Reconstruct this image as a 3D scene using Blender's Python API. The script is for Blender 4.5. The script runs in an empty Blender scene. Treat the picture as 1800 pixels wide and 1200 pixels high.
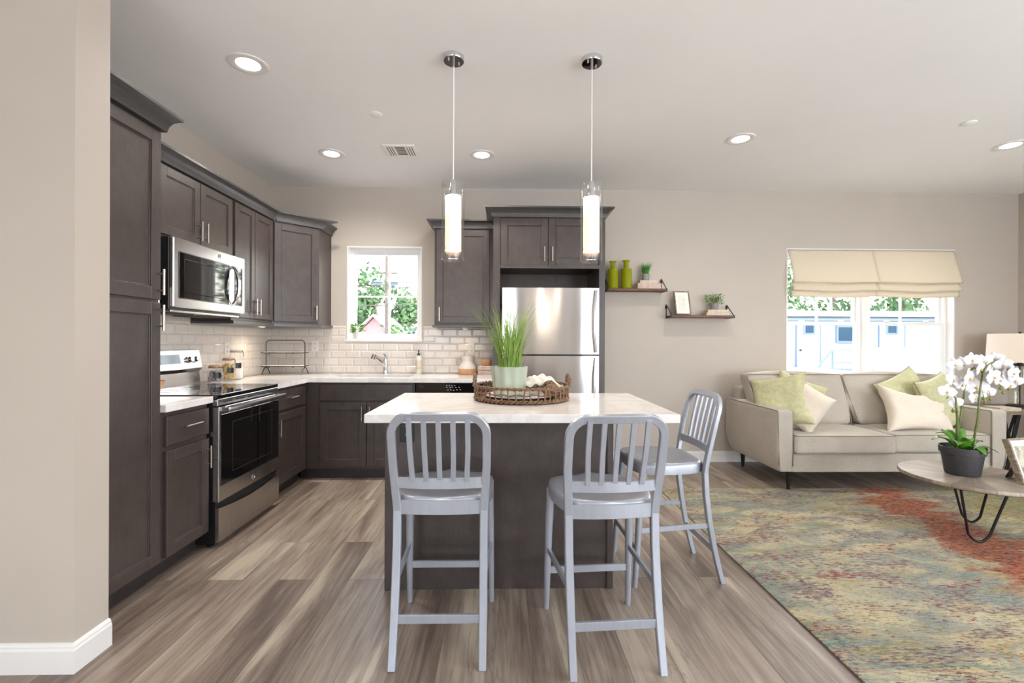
import bpy, bmesh, math, random
from mathutils import Vector, Matrix, noise
random.seed(7)
C = bpy.context.scene.collection
S = bpy.context.scene
PI = math.pi
V = Vector

# ------------------------------------------------------------------ camera, world, sun, exposure
D, XL, XR, CZ = 4.791, -2.368, 5.458, 2.824        # back wall, left wall, right wall, ceiling
YB = -3.4                                           # rear wall behind the camera
cam = bpy.data.cameras.new('camera'); cam.sensor_width = 36; cam.lens = 814/1800*36; cam.clip_start = .02; cam.clip_end = 400
co = bpy.data.objects.new('camera', cam); C.objects.link(co); S.camera = co
co.matrix_world = Matrix.Translation((0, 0, 1.25)) @ Matrix.Rotation(-.021, 4, 'Z') @ Matrix.Rotation(PI/2-.001, 4, 'X') @ Matrix.Rotation(.004, 4, 'Z')
S.view_settings.view_transform = 'Standard'; S.view_settings.look = 'None'; S.view_settings.gamma = 1
S.view_settings.use_curve_mapping = False
S.view_settings.exposure = 0.52
W = bpy.data.worlds.new('sky'); S.world = W; W.use_nodes = True
nt = W.node_tree; nt.nodes.clear()
sk = nt.nodes.new('ShaderNodeTexSky'); sk.sky_type = 'NISHITA'; sk.sun_disc = False; sk.sun_elevation = math.radians(42); sk.sun_rotation = math.radians(60); sk.air_density = 1.2; sk.dust_density = 3
hs = nt.nodes.new('ShaderNodeHueSaturation'); hs.inputs['Saturation'].default_value = .45
bg = nt.nodes.new('ShaderNodeBackground'); bg.inputs['Strength'].default_value = .85
wo = nt.nodes.new('ShaderNodeOutputWorld')
nt.links.new(sk.outputs[0], hs.inputs['Color']); nt.links.new(hs.outputs[0], bg.inputs[0]); nt.links.new(bg.outputs[0], wo.inputs[0])

def lamp(name, kind, energy, color, loc, direction=(0, 0, -1), **kw):
    l = bpy.data.lights.new(name, kind); l.energy = energy; l.color = color
    for k, v in kw.items(): setattr(l, k, v)
    o = bpy.data.objects.new(name, l); C.objects.link(o); o.location = loc
    o.rotation_euler = V(direction).to_track_quat('-Z', 'Y').to_euler()
    return o
lamp('sun', 'SUN', 3.2, (1, .94, .84), (8, 12, 9), (-.55, -.25, -.36), angle=.012)
# daylight entering through the tall windows of the rear wall and the right wall (openings built below)
lamp('rear_window_daylight', 'AREA', 62, (.84, .915, 1), (-1.35, YB-.12, 1.45), (.1, 1, 1.3), shape='RECTANGLE', size=1.7, size_y=1.9)
lamp('rear_window_daylight_wide', 'AREA', 150, (.84, .915, 1), (3.7, YB-.12, 1.45), (-.4, 1, 1.0), shape='RECTANGLE', size=2.4, size_y=1.9)
lamp('side_window_daylight', 'AREA', 115, (.84, .915, 1), (XR+.12, -.4, 1.45), (-1, .2, .9), shape='RECTANGLE', size=2.4, size_y=1.9)
# portals only guide the sampling of the sky through the two windows of the back wall
for nm_, lx_, lz_, w_, h_ in (('kitchen_window_portal', -1.21, 1.73, .75, .95), ('living_window_portal', 3.87, 1.54, 1.78, 1.35)):
    p_ = lamp(nm_, 'AREA', 0, (1, 1, 1), (lx_, D+.2, lz_), (0, -1, 0), shape='RECTANGLE', size=w_, size_y=h_); p_.data.cycles.is_portal = True

# ------------------------------------------------------------------ materials
def s2l(c): return tuple(((x/255)/12.92 if x/255 <= .04045 else ((x/255+.055)/1.055)**2.4) for x in c)
class N:
    """small node helper"""
    def __init__(s, name):
        s.m = bpy.data.materials.new(name); s.m.use_nodes = True; s.t = s.m.node_tree; s.n = s.t.nodes; s.b = s.n['Principled BSDF']
    def add(s, typ, **kw):
        n = s.n.new(typ)
        for k, v in kw.items():
            if hasattr(n, k) and not k.startswith('i_'): setattr(n, k, v)
        return n
    def link(s, a, b): s.t.links.new(a, b)
    def set(s, **kw):
        for k, v in kw.items():
            k = k.replace('_', ' ').title().replace('Ior', 'IOR')
            s.b.inputs[k].default_value = (*v, 1) if isinstance(v, tuple) and len(v) == 3 else v
        return s
    def coords(s, scale=(1, 1, 1), src='Object', rot=(0, 0, 0), loc=(0, 0, 0)):
        tc = s.add('ShaderNodeTexCoord'); mp = s.add('ShaderNodeMapping')
        mp.inputs['Scale'].default_value = scale; mp.inputs['Rotation'].default_value = rot; mp.inputs['Location'].default_value = loc
        s.link(tc.outputs[src], mp.inputs[0]); return mp.outputs[0]
    def noise(s, vec, scale=5, detail=4, rough=.55, dist=0):
        n = s.add('ShaderNodeTexNoise'); n.inputs['Scale'].default_value = scale; n.inputs['Detail'].default_value = detail
        n.inputs['Roughness'].default_value = rough; n.inputs['Distortion'].default_value = dist
        if vec is not None: s.link(vec, n.inputs['Vector'])
        return n.outputs[0]
    def ramp(s, fac, stops, interp='LINEAR'):
        r = s.add('ShaderNodeValToRGB'); r.color_ramp.interpolation = interp
        el = r.color_ramp.elements
        while len(el) < len(stops): el.new(.5)
        for e, (p, c) in zip(el, stops):
            e.position = p; e.color = (*c, 1) if len(c) == 3 else c
        s.link(fac, r.inputs[0]); return r.outputs[0]
    def mix(s, fac, a, b, mode='MIX'):
        m = s.add('ShaderNodeMix'); m.data_type = 'RGBA'; m.blend_type = mode
        for v, i in ((fac, 0), (a, 6), (b, 7)):
            if isinstance(v, (int, float)): m.inputs[i].default_value = v
            elif isinstance(v, tuple): m.inputs[i].default_value = (*v, 1)
            else: s.link(v, m.inputs[i])
        return m.outputs[2]
    def math(s, op, a, b=None, clamp=False):
        m = s.add('ShaderNodeMath'); m.operation = op; m.use_clamp = clamp
        for v, i in ((a, 0), (b, 1)):
            if v is None: continue
            if isinstance(v, (int, float)): m.inputs[i].default_value = v
            else: s.link(v, m.inputs[i])
        return m.outputs[0]
    def color(s, c): s.link(c, s.b.inputs['Base Color']); return s
    def bump(s, h, strength=.2, dist=.01):
        b = s.add('ShaderNodeBump'); b.inputs['Strength'].default_value = strength; b.inputs['Distance'].default_value = dist
        s.link(h, b.inputs['Height']); s.link(b.outputs[0], s.b.inputs['Normal']); return s

def flat(name, rgb, rough=.5, metal=0, **kw):
    n = N(name); n.set(base_color=s2l(rgb), roughness=rough, metallic=metal)
    if kw: n.set(**kw)
    return n.m
def speckled(name, a, b, scale=40, rough=.5, metal=0, bump=0, stretch=(1, 1, 1), detail=4):
    n = N(name); n.set(roughness=rough, metallic=metal)
    f = n.noise(n.coords(stretch), scale, detail)
    n.color(n.ramp(f, [(.3, s2l(a)), (.7, s2l(b))]))
    if bump: n.bump(f, bump, .003)
    return n.m
M = {}
M['paint'] = speckled('wall_paint', (191, 181, 170), (194, 184, 173), 3, .6, bump=0)
M['ceiling'] = speckled('ceiling_paint', (243, 243, 243), (245, 245, 245), 3, .7)
M['trim'] = flat('white_trim', (232, 230, 228), .35)
M['vinyl'] = flat('white_vinyl', (238, 238, 236), .3)
def cab():
    n = N('stained_cabinet_wood'); n.set(roughness=.36)
    a = n.noise(n.coords((9, 9, 9)), 1.3, 6, .65); b = n.noise(n.coords((60, 60, 6)), 2, 5, .6)
    f = n.math('ADD', n.math('MULTIPLY', a, .6), n.math('MULTIPLY', b, .4))
    n.color(n.ramp(f, [(.32, s2l((59, 51, 49))), (.52, s2l((70, 61, 58))), (.7, s2l((80, 70, 67)))]))
    n.bump(b, .05, .002); n.set(specular_ior_level=.55)
    return n.m
M['cab'] = cab()
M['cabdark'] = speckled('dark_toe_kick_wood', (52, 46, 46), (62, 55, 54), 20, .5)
M['crown'] = speckled('charcoal_crown_wood', (68, 66, 66), (76, 74, 74), 30, .3)
def quartz():
    n = N('white_quartz'); n.set(roughness=.1, specular_ior_level=.5)
    a = n.noise(n.coords(), 3, 8, .6, 1.5)
    n.color(n.ramp(a, [(.42, s2l((238, 234, 232))), (.5, s2l((228, 223, 221))), (.56, s2l((240, 237, 235)))]))
    return n.m
M['quartz'] = quartz()
def steel(name, rgb=(190, 186, 184), rough=.26, stretch=(400, 400, 2), wav=0):
    n = N(name); n.set(base_color=s2l(rgb), metallic=1.0)
    f = n.noise(n.coords(stretch), 1, 3)
    r = n.add('ShaderNodeMapRange'); r.inputs[3].default_value = rough-.05; r.inputs[4].default_value = rough+.07
    n.link(f, r.inputs[0]); n.link(r.outputs[0], n.b.inputs['Roughness'])
    if wav:
        w = n.noise(n.coords((3.2, 3.2, .55)), 1, 1); n.bump(w, .5, wav); n.set(anisotropic=.75, anisotropic_rotation=.25); tg = n.add('ShaderNodeTangent'); tg.axis = 'Z'; n.link(tg.outputs[0], n.b.inputs['Tangent'])
    return n.m
M['steel'] = steel('brushed_stainless', rough=.24)
M['fridge'] = steel('fridge_stainless', (196, 194, 195), .2, wav=.035)
M['nickel'] = flat('satin_nickel', (198, 188, 178), .28, 1)
M['chrome'] = flat('chrome', (215, 215, 218), .08, 1)
M['black'] = flat('black_plastic', (22, 22, 24), .35)
M['blackmetal'] = flat('black_metal', (30, 28, 30), .4, .3)
M['bronze'] = flat('dark_bronze_wire', (74, 64, 52), .35, .8)
M['glassblack'] = flat('black_glass', (10, 10, 12), .04, 0, specular_ior_level=.8)
M['aluminium'] = speckled('brushed_aluminium', (166, 170, 180), (174, 178, 188), 60, .34, .45, stretch=(1, 1, .2))
def tile():
    n = N('glazed_white_tile'); n.set(roughness=.1, specular_ior_level=.3)
    a = n.noise(n.coords(), 5, 2)
    n.color(n.ramp(a, [(.3, s2l((212, 203, 195))), (.7, s2l((220, 212, 204)))])); return n.m
M['tile'] = tile()
M['grout'] = flat('tile_grout', (200, 192, 184), .8)
def glass(name, rgb=(255, 255, 255), rough=0.0, ior=1.45, thin=True, alpha=.12):
    n = N(name)
    if thin:       # clear panes: mostly transparent with a faint reflection, no refraction
        tr = n.add('ShaderNodeBsdfTransparent'); tr.inputs[0].default_value = (*s2l(rgb), 1)
        gl = n.add('ShaderNodeBsdfGlossy'); gl.inputs['Roughness'].default_value = .02
        fr = n.add('ShaderNodeLayerWeight'); fr.inputs[0].default_value = .35
        mx = n.add('ShaderNodeMixShader'); mm = n.math('ADD', n.math('MULTIPLY', n.math('POWER', fr.outputs['Facing'], 2.5), .6), alpha*.08, True)
        n.link(mm, mx.inputs[0]); n.link(tr.outputs[0], mx.inputs[1]); n.link(gl.outputs[0], mx.inputs[2])
        n.link(mx.outputs[0], n.n['Material Output'].inputs[0])
    else:
        n.set(base_color=s2l(rgb), roughness=rough, ior=ior, transmission_weight=.6)
    return n.m
M['pane'] = glass('window_glass', alpha=.1)
M['clear'] = glass('clear_glass', alpha=.5)
M['lampglass'] = glass('clear_lamp_glass', (250, 250, 246), alpha=.6)
M['greenglass'] = glass('lime_green_glass', (196, 200, 40), .05, 1.3, thin=False)
def emit(name, rgb, strength, base=(240, 240, 240)):
    n = N(name); n.set(base_color=s2l(base), emission_color=s2l(rgb), emission_strength=strength, roughness=.4); return n.m
M['led'] = emit('downlight_led', (255, 240, 220), 5)
M['puck'] = emit('puck_led', (255, 220, 170), 4)
def frosted():
    n = N('lit_frosted_shade'); n.set(base_color=s2l((245, 225, 200)), roughness=.5)
    # the bulb sits near the top of the frosted tube and lights it from inside
    tc = n.add('ShaderNodeTexCoord'); sx = n.add('ShaderNodeSeparateXYZ'); n.link(tc.outputs['Object'], sx.inputs[0])
    r = n.ramp(n.math('ADD', n.math('MULTIPLY', sx.outputs[2], 3.0), .0), [(.0, s2l((255, 214, 172))), (.55, s2l((255, 226, 190))), (.8, (2.5, 2.3, 2.0)), (1, s2l((255, 228, 190)))])
    n.link(r, n.b.inputs['Emission Color']); n.b.inputs['Emission Strength'].default_value = .62
    return n.m
M['frost'] = frosted()
def floor_mat():
    n = N('plank_floor'); n.set(roughness=.34, specular_ior_level=.4)
    v = n.coords((1, 1, 1), rot=(0, 0, PI/2), loc=(0, .98, 0))
    br = n.add('ShaderNodeTexBrick'); br.offset = .37; br.offset_frequency = 2; br.squash = 1
    br.inputs['Scale'].default_value = 1; br.inputs['Brick Width'].default_value = 1.22; br.inputs['Row Height'].default_value = .184
    br.inputs['Mortar Size'].default_value = .0016; br.inputs['Mortar Smooth'].default_value = .2; br.inputs['Bias'].default_value = 0
    br.inputs['Color1'].default_value = (0, 0, 0, 1); br.inputs['Color2'].default_value = (1, 1, 1, 1); br.inputs['Mortar'].default_value = (.5, .5, .5, 1)
    n.link(v, br.inputs['Vector'])
    rnd = br.outputs['Color']
    tc = n.add('ShaderNodeTexCoord'); va = n.add('ShaderNodeVectorMath'); va.operation = 'MULTIPLY_ADD'
    va.inputs[1].default_value = (7.3, 11.1, 3.7); n.link(rnd, va.inputs[0]); n.link(tc.outputs['Object'], va.inputs[2])
    def mp(sc):
        m = n.add('ShaderNodeMapping'); m.inputs['Scale'].default_value = sc; n.link(va.outputs[0], m.inputs[0]); return m.outputs[0]
    big = n.noise(mp((6.5, .75, 1)), 1, 3, .5, .8)
    fine = n.noise(mp((42, 2.4, 1)), 1, 6, .62, .6)
    vein = n.noise(mp((9, .6, 1)), 1, 5, .55, 1.6)
    f = n.math('ADD', n.math('MULTIPLY', big, .55), n.math('MULTIPLY', fine, .45))
    f = n.math('ADD', f, n.math('MULTIPLY', n.math('SUBTRACT', rnd, .5), .15))
    col = n.ramp(f, [(.33, s2l((100, 86, 77))), (.43, s2l((126, 111, 100))), (.53, s2l((151, 136, 123))), (.66, s2l((176, 162, 146)))])
    streak = n.ramp(big, [(.60, (0, 0, 0)), (.68, (1, 1, 1))])
    col = n.mix(n.math('MULTIPLY', streak, .55), col, s2l((200, 186, 164)))
    dk = n.ramp(vein, [(.485, (0, 0, 0)), (.5, (1, 1, 1)), (.515, (0, 0, 0))])
    col = n.mix(n.math('MULTIPLY', dk, .38), col, s2l((96, 78, 68)))
    col = n.mix(n.math('MULTIPLY', br.outputs['Fac'], .65), col, s2l((92, 76, 66)))
    n.color(col); n.bump(fine, .05, .002)
    return n.m
M['floor'] = floor_mat()
def rug_mat():
    n = N('abstract_rug_pile'); n.set(roughness=.95, specular_ior_level=.1)
    P = lambda sc, rot=0, loc=(0, 0, 0): n.coords(sc, rot=(0, 0, rot), loc=loc)
    thr = lambda f, a, b: n.ramp(f, [(a, (0, 0, 0)), (b, (1, 1, 1))])
    fine = n.noise(P((26, 90, 1)), 1, 3, .7)
    fine2 = n.noise(P((22, 80, 1), 0, (5, 2, 0)), 1, 3, .7)
    base = n.ramp(n.noise(P((1.5, 2.5, 1)), 1.6, 3), [(.35, s2l((214, 198, 164))), (.5, s2l((206, 196, 168))), (.65, s2l((190, 174, 130)))])
    def layer(col, rgb, msk_scale, rot, loc, lo, hi, det, amount=1.0, fx=.5):
        m = n.noise(P(msk_scale, rot, loc), 1, 4, .6, .8)
        m = n.math('ADD', n.math('MULTIPLY', m, 1-fx), n.math('MULTIPLY', det, fx))
        return n.mix(n.math('MULTIPLY', thr(m, lo, hi), amount), col, s2l(rgb))
    c = layer(base, (122, 138, 142), (2.2, 5, 1), .12, (1, 3, 0), .49, .51, fine, .95)
    c = layer(c, (150, 134, 84), (1.8, 4.5, 1), -.2, (7, 3, 0), .53, .57, fine2, .8)
    c = layer(c, (112, 88, 104), (2.5, 6, 1), -.5, (3, 9, 0), .53, .545, fine2, .9)
    c = layer(c, (74, 118, 108), (1.6, 7, 1), .05, (13, 3, 0), .565, .585, fine, .85)
    c = layer(c, (134, 50, 76), (3, 8, 1), -.6, (23, 5, 0), .575, .59, fine2, .95)
    c = layer(c, (196, 158, 104), (1.4, 3, 1), .3, (2, 15, 0), .56, .60, fine, .7)
    # teal and wine coloured bars
    c = layer(c, (82, 130, 128), (.8, 12, 1), .1, (31, 5, 0), .60, .62, fine, .8, .25)
    # the red and orange band running diagonally under the table
    tc = n.add('ShaderNodeTexCoord'); sx = n.add('ShaderNodeSeparateXYZ'); n.link(tc.outputs['Object'], sx.inputs[0])
    line = n.math('SUBTRACT', sx.outputs[0], n.math('ADD', n.math('MULTIPLY', sx.outputs[1], .22), RX0))
    wob = n.math('MULTIPLY', n.math('SUBTRACT', n.noise(P((2.6, 6, 1)), 1, 6, .7), .5), 1.3)
    dd = n.math('ABSOLUTE', n.math('ADD', line, wob))
    band = n.math('SUBTRACT', 1.0, n.math('MULTIPLY', dd, 2.6), True)
    bm = n.math('ADD', n.math('MULTIPLY', band, .5), n.math('ADD', n.math('MULTIPLY', fine, .45), n.math('MULTIPLY', n.noise(P((7, 20, 1), .3), 1, 3, .6), .35)))
    redc = n.ramp(n.noise(P((8, 26, 1), -.3), 1, 4, .7), [(.40, s2l((110, 34, 46))), (.47, s2l((158, 40, 38))), (.53, s2l((180, 76, 54))), (.58, s2l((150, 60, 50))), (.64, s2l((186, 140, 76)))])
    c = n.mix(n.math('MULTIPLY', thr(bm, .63, .68), .92), c, redc)
    olive = n.math('SUBTRACT', n.math('ADD', line, wob), .30)
    om = n.math('ADD', n.math('MULTIPLY', n.math('MULTIPLY', olive, 2.2, True), .5), n.math('MULTIPLY', fine2, .5))
    c = n.mix(n.math('MULTIPLY', thr(om, .42, .5), .7), c, n.ramp(n.noise(P((4, 14, 1), .2), 1, 4, .7), [(.42, s2l((120, 110, 52))), (.5, s2l((160, 146, 84))), (.58, s2l((96, 124, 104)))]))
    c = n.mix(.3, c, n.ramp(fine, [(.42, s2l((100, 96, 84))), (.5, s2l((200, 190, 160))), (.58, s2l((226, 216, 190)))]))
    hsv = n.add('ShaderNodeHueSaturation'); hsv.inputs['Saturation'].default_value = 1.08; hsv.inputs['Value'].default_value = .78; n.link(c, hsv.inputs['Color'])
    n.color(hsv.outputs[0]); n.bump(fine, .6, .006); return n.m
RX0 = 2.33
def fabric(name, a, b, scale=220, rough=.9, bump=.25):
    n = N(name); n.set(roughness=rough, specular_ior_level=.2, sheen_weight=.15)
    f = n.noise(n.coords((1, 1, 1)), scale, 3, .6); g = n.noise(n.coords((1, 1, 1)), 4, 3)
    f2 = n.math('ADD', n.math('MULTIPLY', f, .7), n.math('MULTIPLY', g, .3))
    n.color(n.ramp(f2, [(.35, s2l(a)), (.65, s2l(b))])); n.bump(f, bump, .002); return n.m
M['rug'] = rug_mat()
M['sofa'] = fabric('oatmeal_sofa_weave', (168, 159, 147), (198, 189, 177))
M['piping'] = fabric('dark_sofa_piping', (126, 118, 106), (142, 133, 120))
M['green'] = fabric('sage_velvet', (184, 182, 140), (206, 203, 164), 30, .7)
M['greenpipe'] = fabric('pale_pillow_piping', (176, 172, 140), (196, 190, 160))
M['cream'] = fabric('cream_linen', (222, 208, 190), (234, 222, 206), 120)
def shade_cloth():
    n = N('roman_shade_linen'); n.set(roughness=.9, base_color=s2l((226, 212, 184)))
    tl = n.add('ShaderNodeBsdfTranslucent'); tl.inputs[0].default_value = (*s2l((248, 240, 222)), 1)
    mx = n.add('ShaderNodeMixShader'); mx.inputs[0].default_value = .14
    n.link(n.b.outputs[0], mx.inputs[1]); n.link(tl.outputs[0], mx.inputs[2]); n.link(mx.outputs[0], n.n['Material Output'].inputs[0])
    w = n.noise(n.coords((160, 20, 160)), 1, 3); n.color(n.ramp(w, [(.35, s2l((222, 208, 184))), (.65, s2l((232, 219, 197)))])); return n.m
M['shade'] = shade_cloth()
M['towel'] = fabric('ivory_cotton', (226, 218, 206), (240, 234, 224), 90)
def wood(name, a, b, c, sc=(30, 3, 30), rough=.5):
    n = N(name); n.set(roughness=rough)
    f = n.noise(n.coords(sc), 1, 5, .6, .6)
    n.color(n.ramp(f, [(.35, s2l(a)), (.5, s2l(b)), (.65, s2l(c))])); n.bump(f, .1, .002); return n.m
M['shelfwood'] = wood('walnut_shelf', (74, 44, 32), (104, 64, 46), (126, 82, 58), (3, 30, 30))
M['palewood'] = wood('pale_grained_wood', (176, 130, 92), (204, 160, 118), (222, 184, 144), (4, 24, 24))
M['driftwood'] = wood('weathered_frame_wood', (110, 96, 80), (140, 124, 104), (164, 148, 126), (20, 20, 60))
def tabletop():
    n = N('radial_grey_wood'); n.set(roughness=.42)
    tc = n.add('ShaderNodeTexCoord'); sx = n.add('ShaderNodeSeparateXYZ'); n.link(tc.outputs['Object'], sx.inputs[0])
    a = n.math('ARCTAN2', sx.outputs[1], sx.outputs[0])
    cm = n.add('ShaderNodeCombineXYZ'); k = n.math('MULTIPLY', a, 24/(2*PI)); fl = n.math('FLOOR', k)
    r = n.add('ShaderNodeVectorMath'); r.operation = 'LENGTH'; n.link(tc.outputs['Object'], r.inputs[0])
    n.link(n.math('MULTIPLY', k, 3.5), cm.inputs[0]); n.link(n.math('MULTIPLY', r.outputs['Value'], 5), cm.inputs[1]); n.link(n.math('MULTIPLY', fl, 3.3), cm.inputs[2])
    f = n.noise(cm.outputs[0], 1.4, 4, .6); w = n.add('ShaderNodeTexWhiteNoise'); w.noise_dimensions = '1D'; n.link(fl, w.inputs['W'])
    g = n.math('ADD', n.math('MULTIPLY', f, .6), n.math('MULTIPLY', w.outputs[0], .4))
    col = n.ramp(g, [(.25, s2l((112, 98, 86))), (.5, s2l((142, 128, 114))), (.75, s2l((170, 157, 142)))])
    seam = n.math('LESS_THAN', n.math('FRACT', k), .03); col = n.mix(n.math('MULTIPLY', seam, .6), col, s2l((70, 60, 54)))
    n.color(col); return n.m
M['tabletop'] = tabletop()
M['rattan'] = speckled('brown_rattan', (84, 58, 40), (140, 104, 74), 60, .5)
M['leaf'] = speckled('leaf_green', (70, 118, 36), (120, 164, 62), 14, .45)
M['leafdark'] = speckled('orchid_leaf_green', (54, 104, 24), (96, 150, 46), 10, .35)
M['grass'] = speckled('grass_green', (96, 132, 48), (150, 176, 84), 12, .5)
M['grassbright'] = speckled('bright_grass', (40, 116, 26), (82, 160, 50), 20, .5)
M['stem'] = speckled('orchid_stem_green', (70, 92, 36), (118, 128, 66), 20, .5)
M['petal'] = flat('white_petal', (232, 229, 234), .5, subsurface_weight=.2)
M['petalc'] = flat('petal_centre', (222, 190, 120), .5)
M['bud'] = flat('green_bud', (128, 132, 46), .5)
M['concrete'] = speckled('grey_concrete_pot', (138, 132, 132), (160, 154, 154), 50, .8)
M['darkpot'] = speckled('charcoal_pot', (54, 52, 56), (66, 64, 68), 30, .55)
M['bookpaper'] = speckled('worn_beige_cover', (196, 180, 160), (222, 208, 190), 25, .8)
M['bookpages'] = speckled('old_page_edges', (196, 172, 138), (222, 200, 170), 80, .9, stretch=(1, 1, 8))
M['blush'] = speckled('worn_blush_cover', (190, 166, 152), (214, 194, 182), 30, .8)
M['tan'] = speckled('tan_raw_clay', (178, 134, 98), (196, 152, 116), 30, .8)
M['glaze'] = flat('cream_glaze', (214, 206, 198), .2)
M['white'] = flat('white_paint', (240, 240, 238), .5)
M['mat'] = flat('white_mat_board', (240, 236, 232), .8)
M['lampshade'] = fabric('white_lamp_shade_linen', (232, 216, 200), (242, 228, 212), 160, bump=.1)
M['plate'] = flat('white_china', (240, 240, 240), .12)
M['almond'] = flat('outlet_almond', (226, 220, 214), .4)
M['slot'] = flat('outlet_slot', (70, 64, 60), .6)
M['soap'] = flat('pale_soap_bottle', (214, 214, 196), .3)
def greenpot():
    n = N('frosted_green_glass'); n.set(base_color=s2l((224, 232, 216)), roughness=.15, transmission_weight=.55, ior=1.3); return n.m
M['greenpot'] = greenpot()
M['display'] = flat('blue_grey_display', (50, 84, 108), .1)

# ------------------------------------------------------------------ mesh builders
class MB:
    def __init__(s, T=None): s.bm = bmesh.new(); s.T = T or Matrix.Identity(4); s.smooth = []
    def _x(s, vs, T=None):
        m = s.T @ (T or Matrix.Identity(4))
        for v in vs: v.co = m @ v.co
    def box(s, x0, x1, y0, y1, z0, z1, b=0, seg=1, T=None):
        r = bmesh.ops.create_cube(s.bm, size=1); vs = r['verts']
        for v in vs: v.co = V(((x0+x1)/2+v.co.x*(x1-x0), (y0+y1)/2+v.co.y*(y1-y0), (z0+z1)/2+v.co.z*(z1-z0)))
        if b:
            es = list({e for v in vs for e in v.link_edges})
            r = bmesh.ops.bevel(s.bm, geom=es, offset=b, segments=seg, affect='EDGES', profile=.5)
            vs = list({v for f in r['faces'] for v in f.verts} | {v for v in vs if v.is_valid})
        s._x(vs, T); return s
    def prism(s, pts, z0, z1, axis='z', T=None, b=0):
        """polygon pts in the plane across axis, extruded from z0 to z1"""
        def P(a, c, h): return {'z': V((a, c, h)), 'y': V((a, h, c)), 'x': V((h, a, c))}[axis]
        A = [s.bm.verts.new(P(a, c, z0)) for a, c in pts]; B = [s.bm.verts.new(P(a, c, z1)) for a, c in pts]; n = len(pts)
        fs = [s.bm.faces.new(A[::-1]), s.bm.faces.new(B)]
        for i in range(n): fs.append(s.bm.faces.new((A[i], A[(i+1) % n], B[(i+1) % n], B[i])))
        vs = A+B
        bmesh.ops.recalc_face_normals(s.bm, faces=fs)
        if b:
            es = list({e for v in vs for e in v.link_edges})
            r = bmesh.ops.bevel(s.bm, geom=es, offset=b, segments=1, affect='EDGES', profile=.5)
            vs = list({v for f in r['faces'] for v in f.verts} | {v for v in vs if v.is_valid})
        s._x(vs, T); return s
    def tube(s, pts, r, n=8, closed=False, caps=True, T=None, flat=None):
        """round (or flat=(w,t) rectangular) tube along points; r may be a list"""
        pts = [V(p) for p in pts]; m = len(pts); rings = []
        up = None
        for i, p in enumerate(pts):
            if closed: t = (pts[(i+1) % m]-pts[i-1]).normalized()
            else: t = (pts[min(i+1, m-1)]-pts[max(i-1, 0)]).normalized()
            if up is None:
                up = t.orthogonal().normalized() if flat is None else (V(flat[2])-t*V(flat[2]).dot(t)).normalized()
            else:
                up = (up-t*up.dot(t))
                up = up.normalized() if up.length > 1e-6 else t.orthogonal().normalized()
            w = t.cross(up)
            rr = r[i] if isinstance(r, (list, tuple)) else r
            if flat is None: ring = [p+(up*math.cos(2*PI*k/n)+w*math.sin(2*PI*k/n))*rr for k in range(n)]
            else:
                a, bb = flat[0]/2*rr, flat[1]/2*rr
                q = .25*min(a, bb)
                ring = [p+up*x+w*y for x, y in ((a-q, bb), (a, bb-q), (a, -bb+q), (a-q, -bb), (-a+q, -bb), (-a, -bb+q), (-a, bb-q), (-a+q, bb))]
            rings.append([s.bm.verts.new(q) for q in ring])
        k = len(rings[0]); L = m if closed else m-1; fs = []
        if closed:
            off = min(range(k), key=lambda o: sum((rings[-1][(j+o) % k].co-rings[0][j].co).length for j in range(k)))
        for i in range(L):
            A = rings[i]; B = rings[(i+1) % m]
            o = 0 if i < m-1 else (-off) % k
            for j in range(k): fs.append(s.bm.faces.new((A[j], A[(j+1) % k], B[(j+1+o) % k], B[(j+o) % k])))
        if not closed and caps: fs.append(s.bm.faces.new(rings[0][::-1])); fs.append(s.bm.faces.new(rings[-1]))
        bmesh.ops.recalc_face_normals(s.bm, faces=fs)
        s._x([v for q in rings for v in q], T); return s
    def lathe(s, prof, n=32, c=(0, 0, 0), T=None, sq=1.0, flute=None):
        rings = []; allv = []
        for r, z in prof:
            if r < 1e-5:
                v = s.bm.verts.new((c[0], c[1], c[2]+z)); rings.append([v]); allv.append(v); continue
            ring = []
            for k in range(n):
                a = 2*PI*k/n; q = r*(1+(flute[1]*math.cos(flute[0]*a) if flute else 0))
                ring.append(s.bm.verts.new((c[0]+q*math.cos(a), c[1]+q*math.sin(a)*sq, c[2]+z)))
            rings.append(ring); allv += ring
        fs = []
        for A, B in zip(rings, rings[1:]):
            if len(A) == 1 and len(B) == 1: continue
            for k in range(n):
                if len(A) == 1: fs.append(s.bm.faces.new((A[0], B[(k+1) % n], B[k])))
                elif len(B) == 1: fs.append(s.bm.faces.new((A[k], A[(k+1) % n], B[0])))
                else: fs.append(s.bm.faces.new((A[k], A[(k+1) % n], B[(k+1) % n], B[k])))
        bmesh.ops.recalc_face_normals(s.bm, faces=fs)
        s._x(allv, T); return s
    def grid(s, f, nu, nv, T=None, wrap=False):
        vs = [[s.bm.verts.new(f(i/nu, j/nv)) for j in range(nv+1)] for i in range(nu+1)]
        for i in range(nu):
            for j in range(nv): s.bm.faces.new((vs[i][j], vs[i+1][j], vs[i+1][j+1], vs[i][j+1]))
        s._x([v for r in vs for v in r], T); return s
    def quad(s, a, b, c, d, T=None):
        vs = [s.bm.verts.new(p) for p in (a, b, c, d)]; s.bm.faces.new(vs); s._x(vs, T); return s
    def ball(s, c, r, sc=(1, 1, 1), sub=2, T=None):
        q = bmesh.ops.create_icosphere(s.bm, subdivisions=sub, radius=r)['verts']
        for v in q: v.co = V((v.co.x*sc[0]+c[0], v.co.y*sc[1]+c[1], v.co.z*sc[2]+c[2]))
        s._x(q, T); return s
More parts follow.
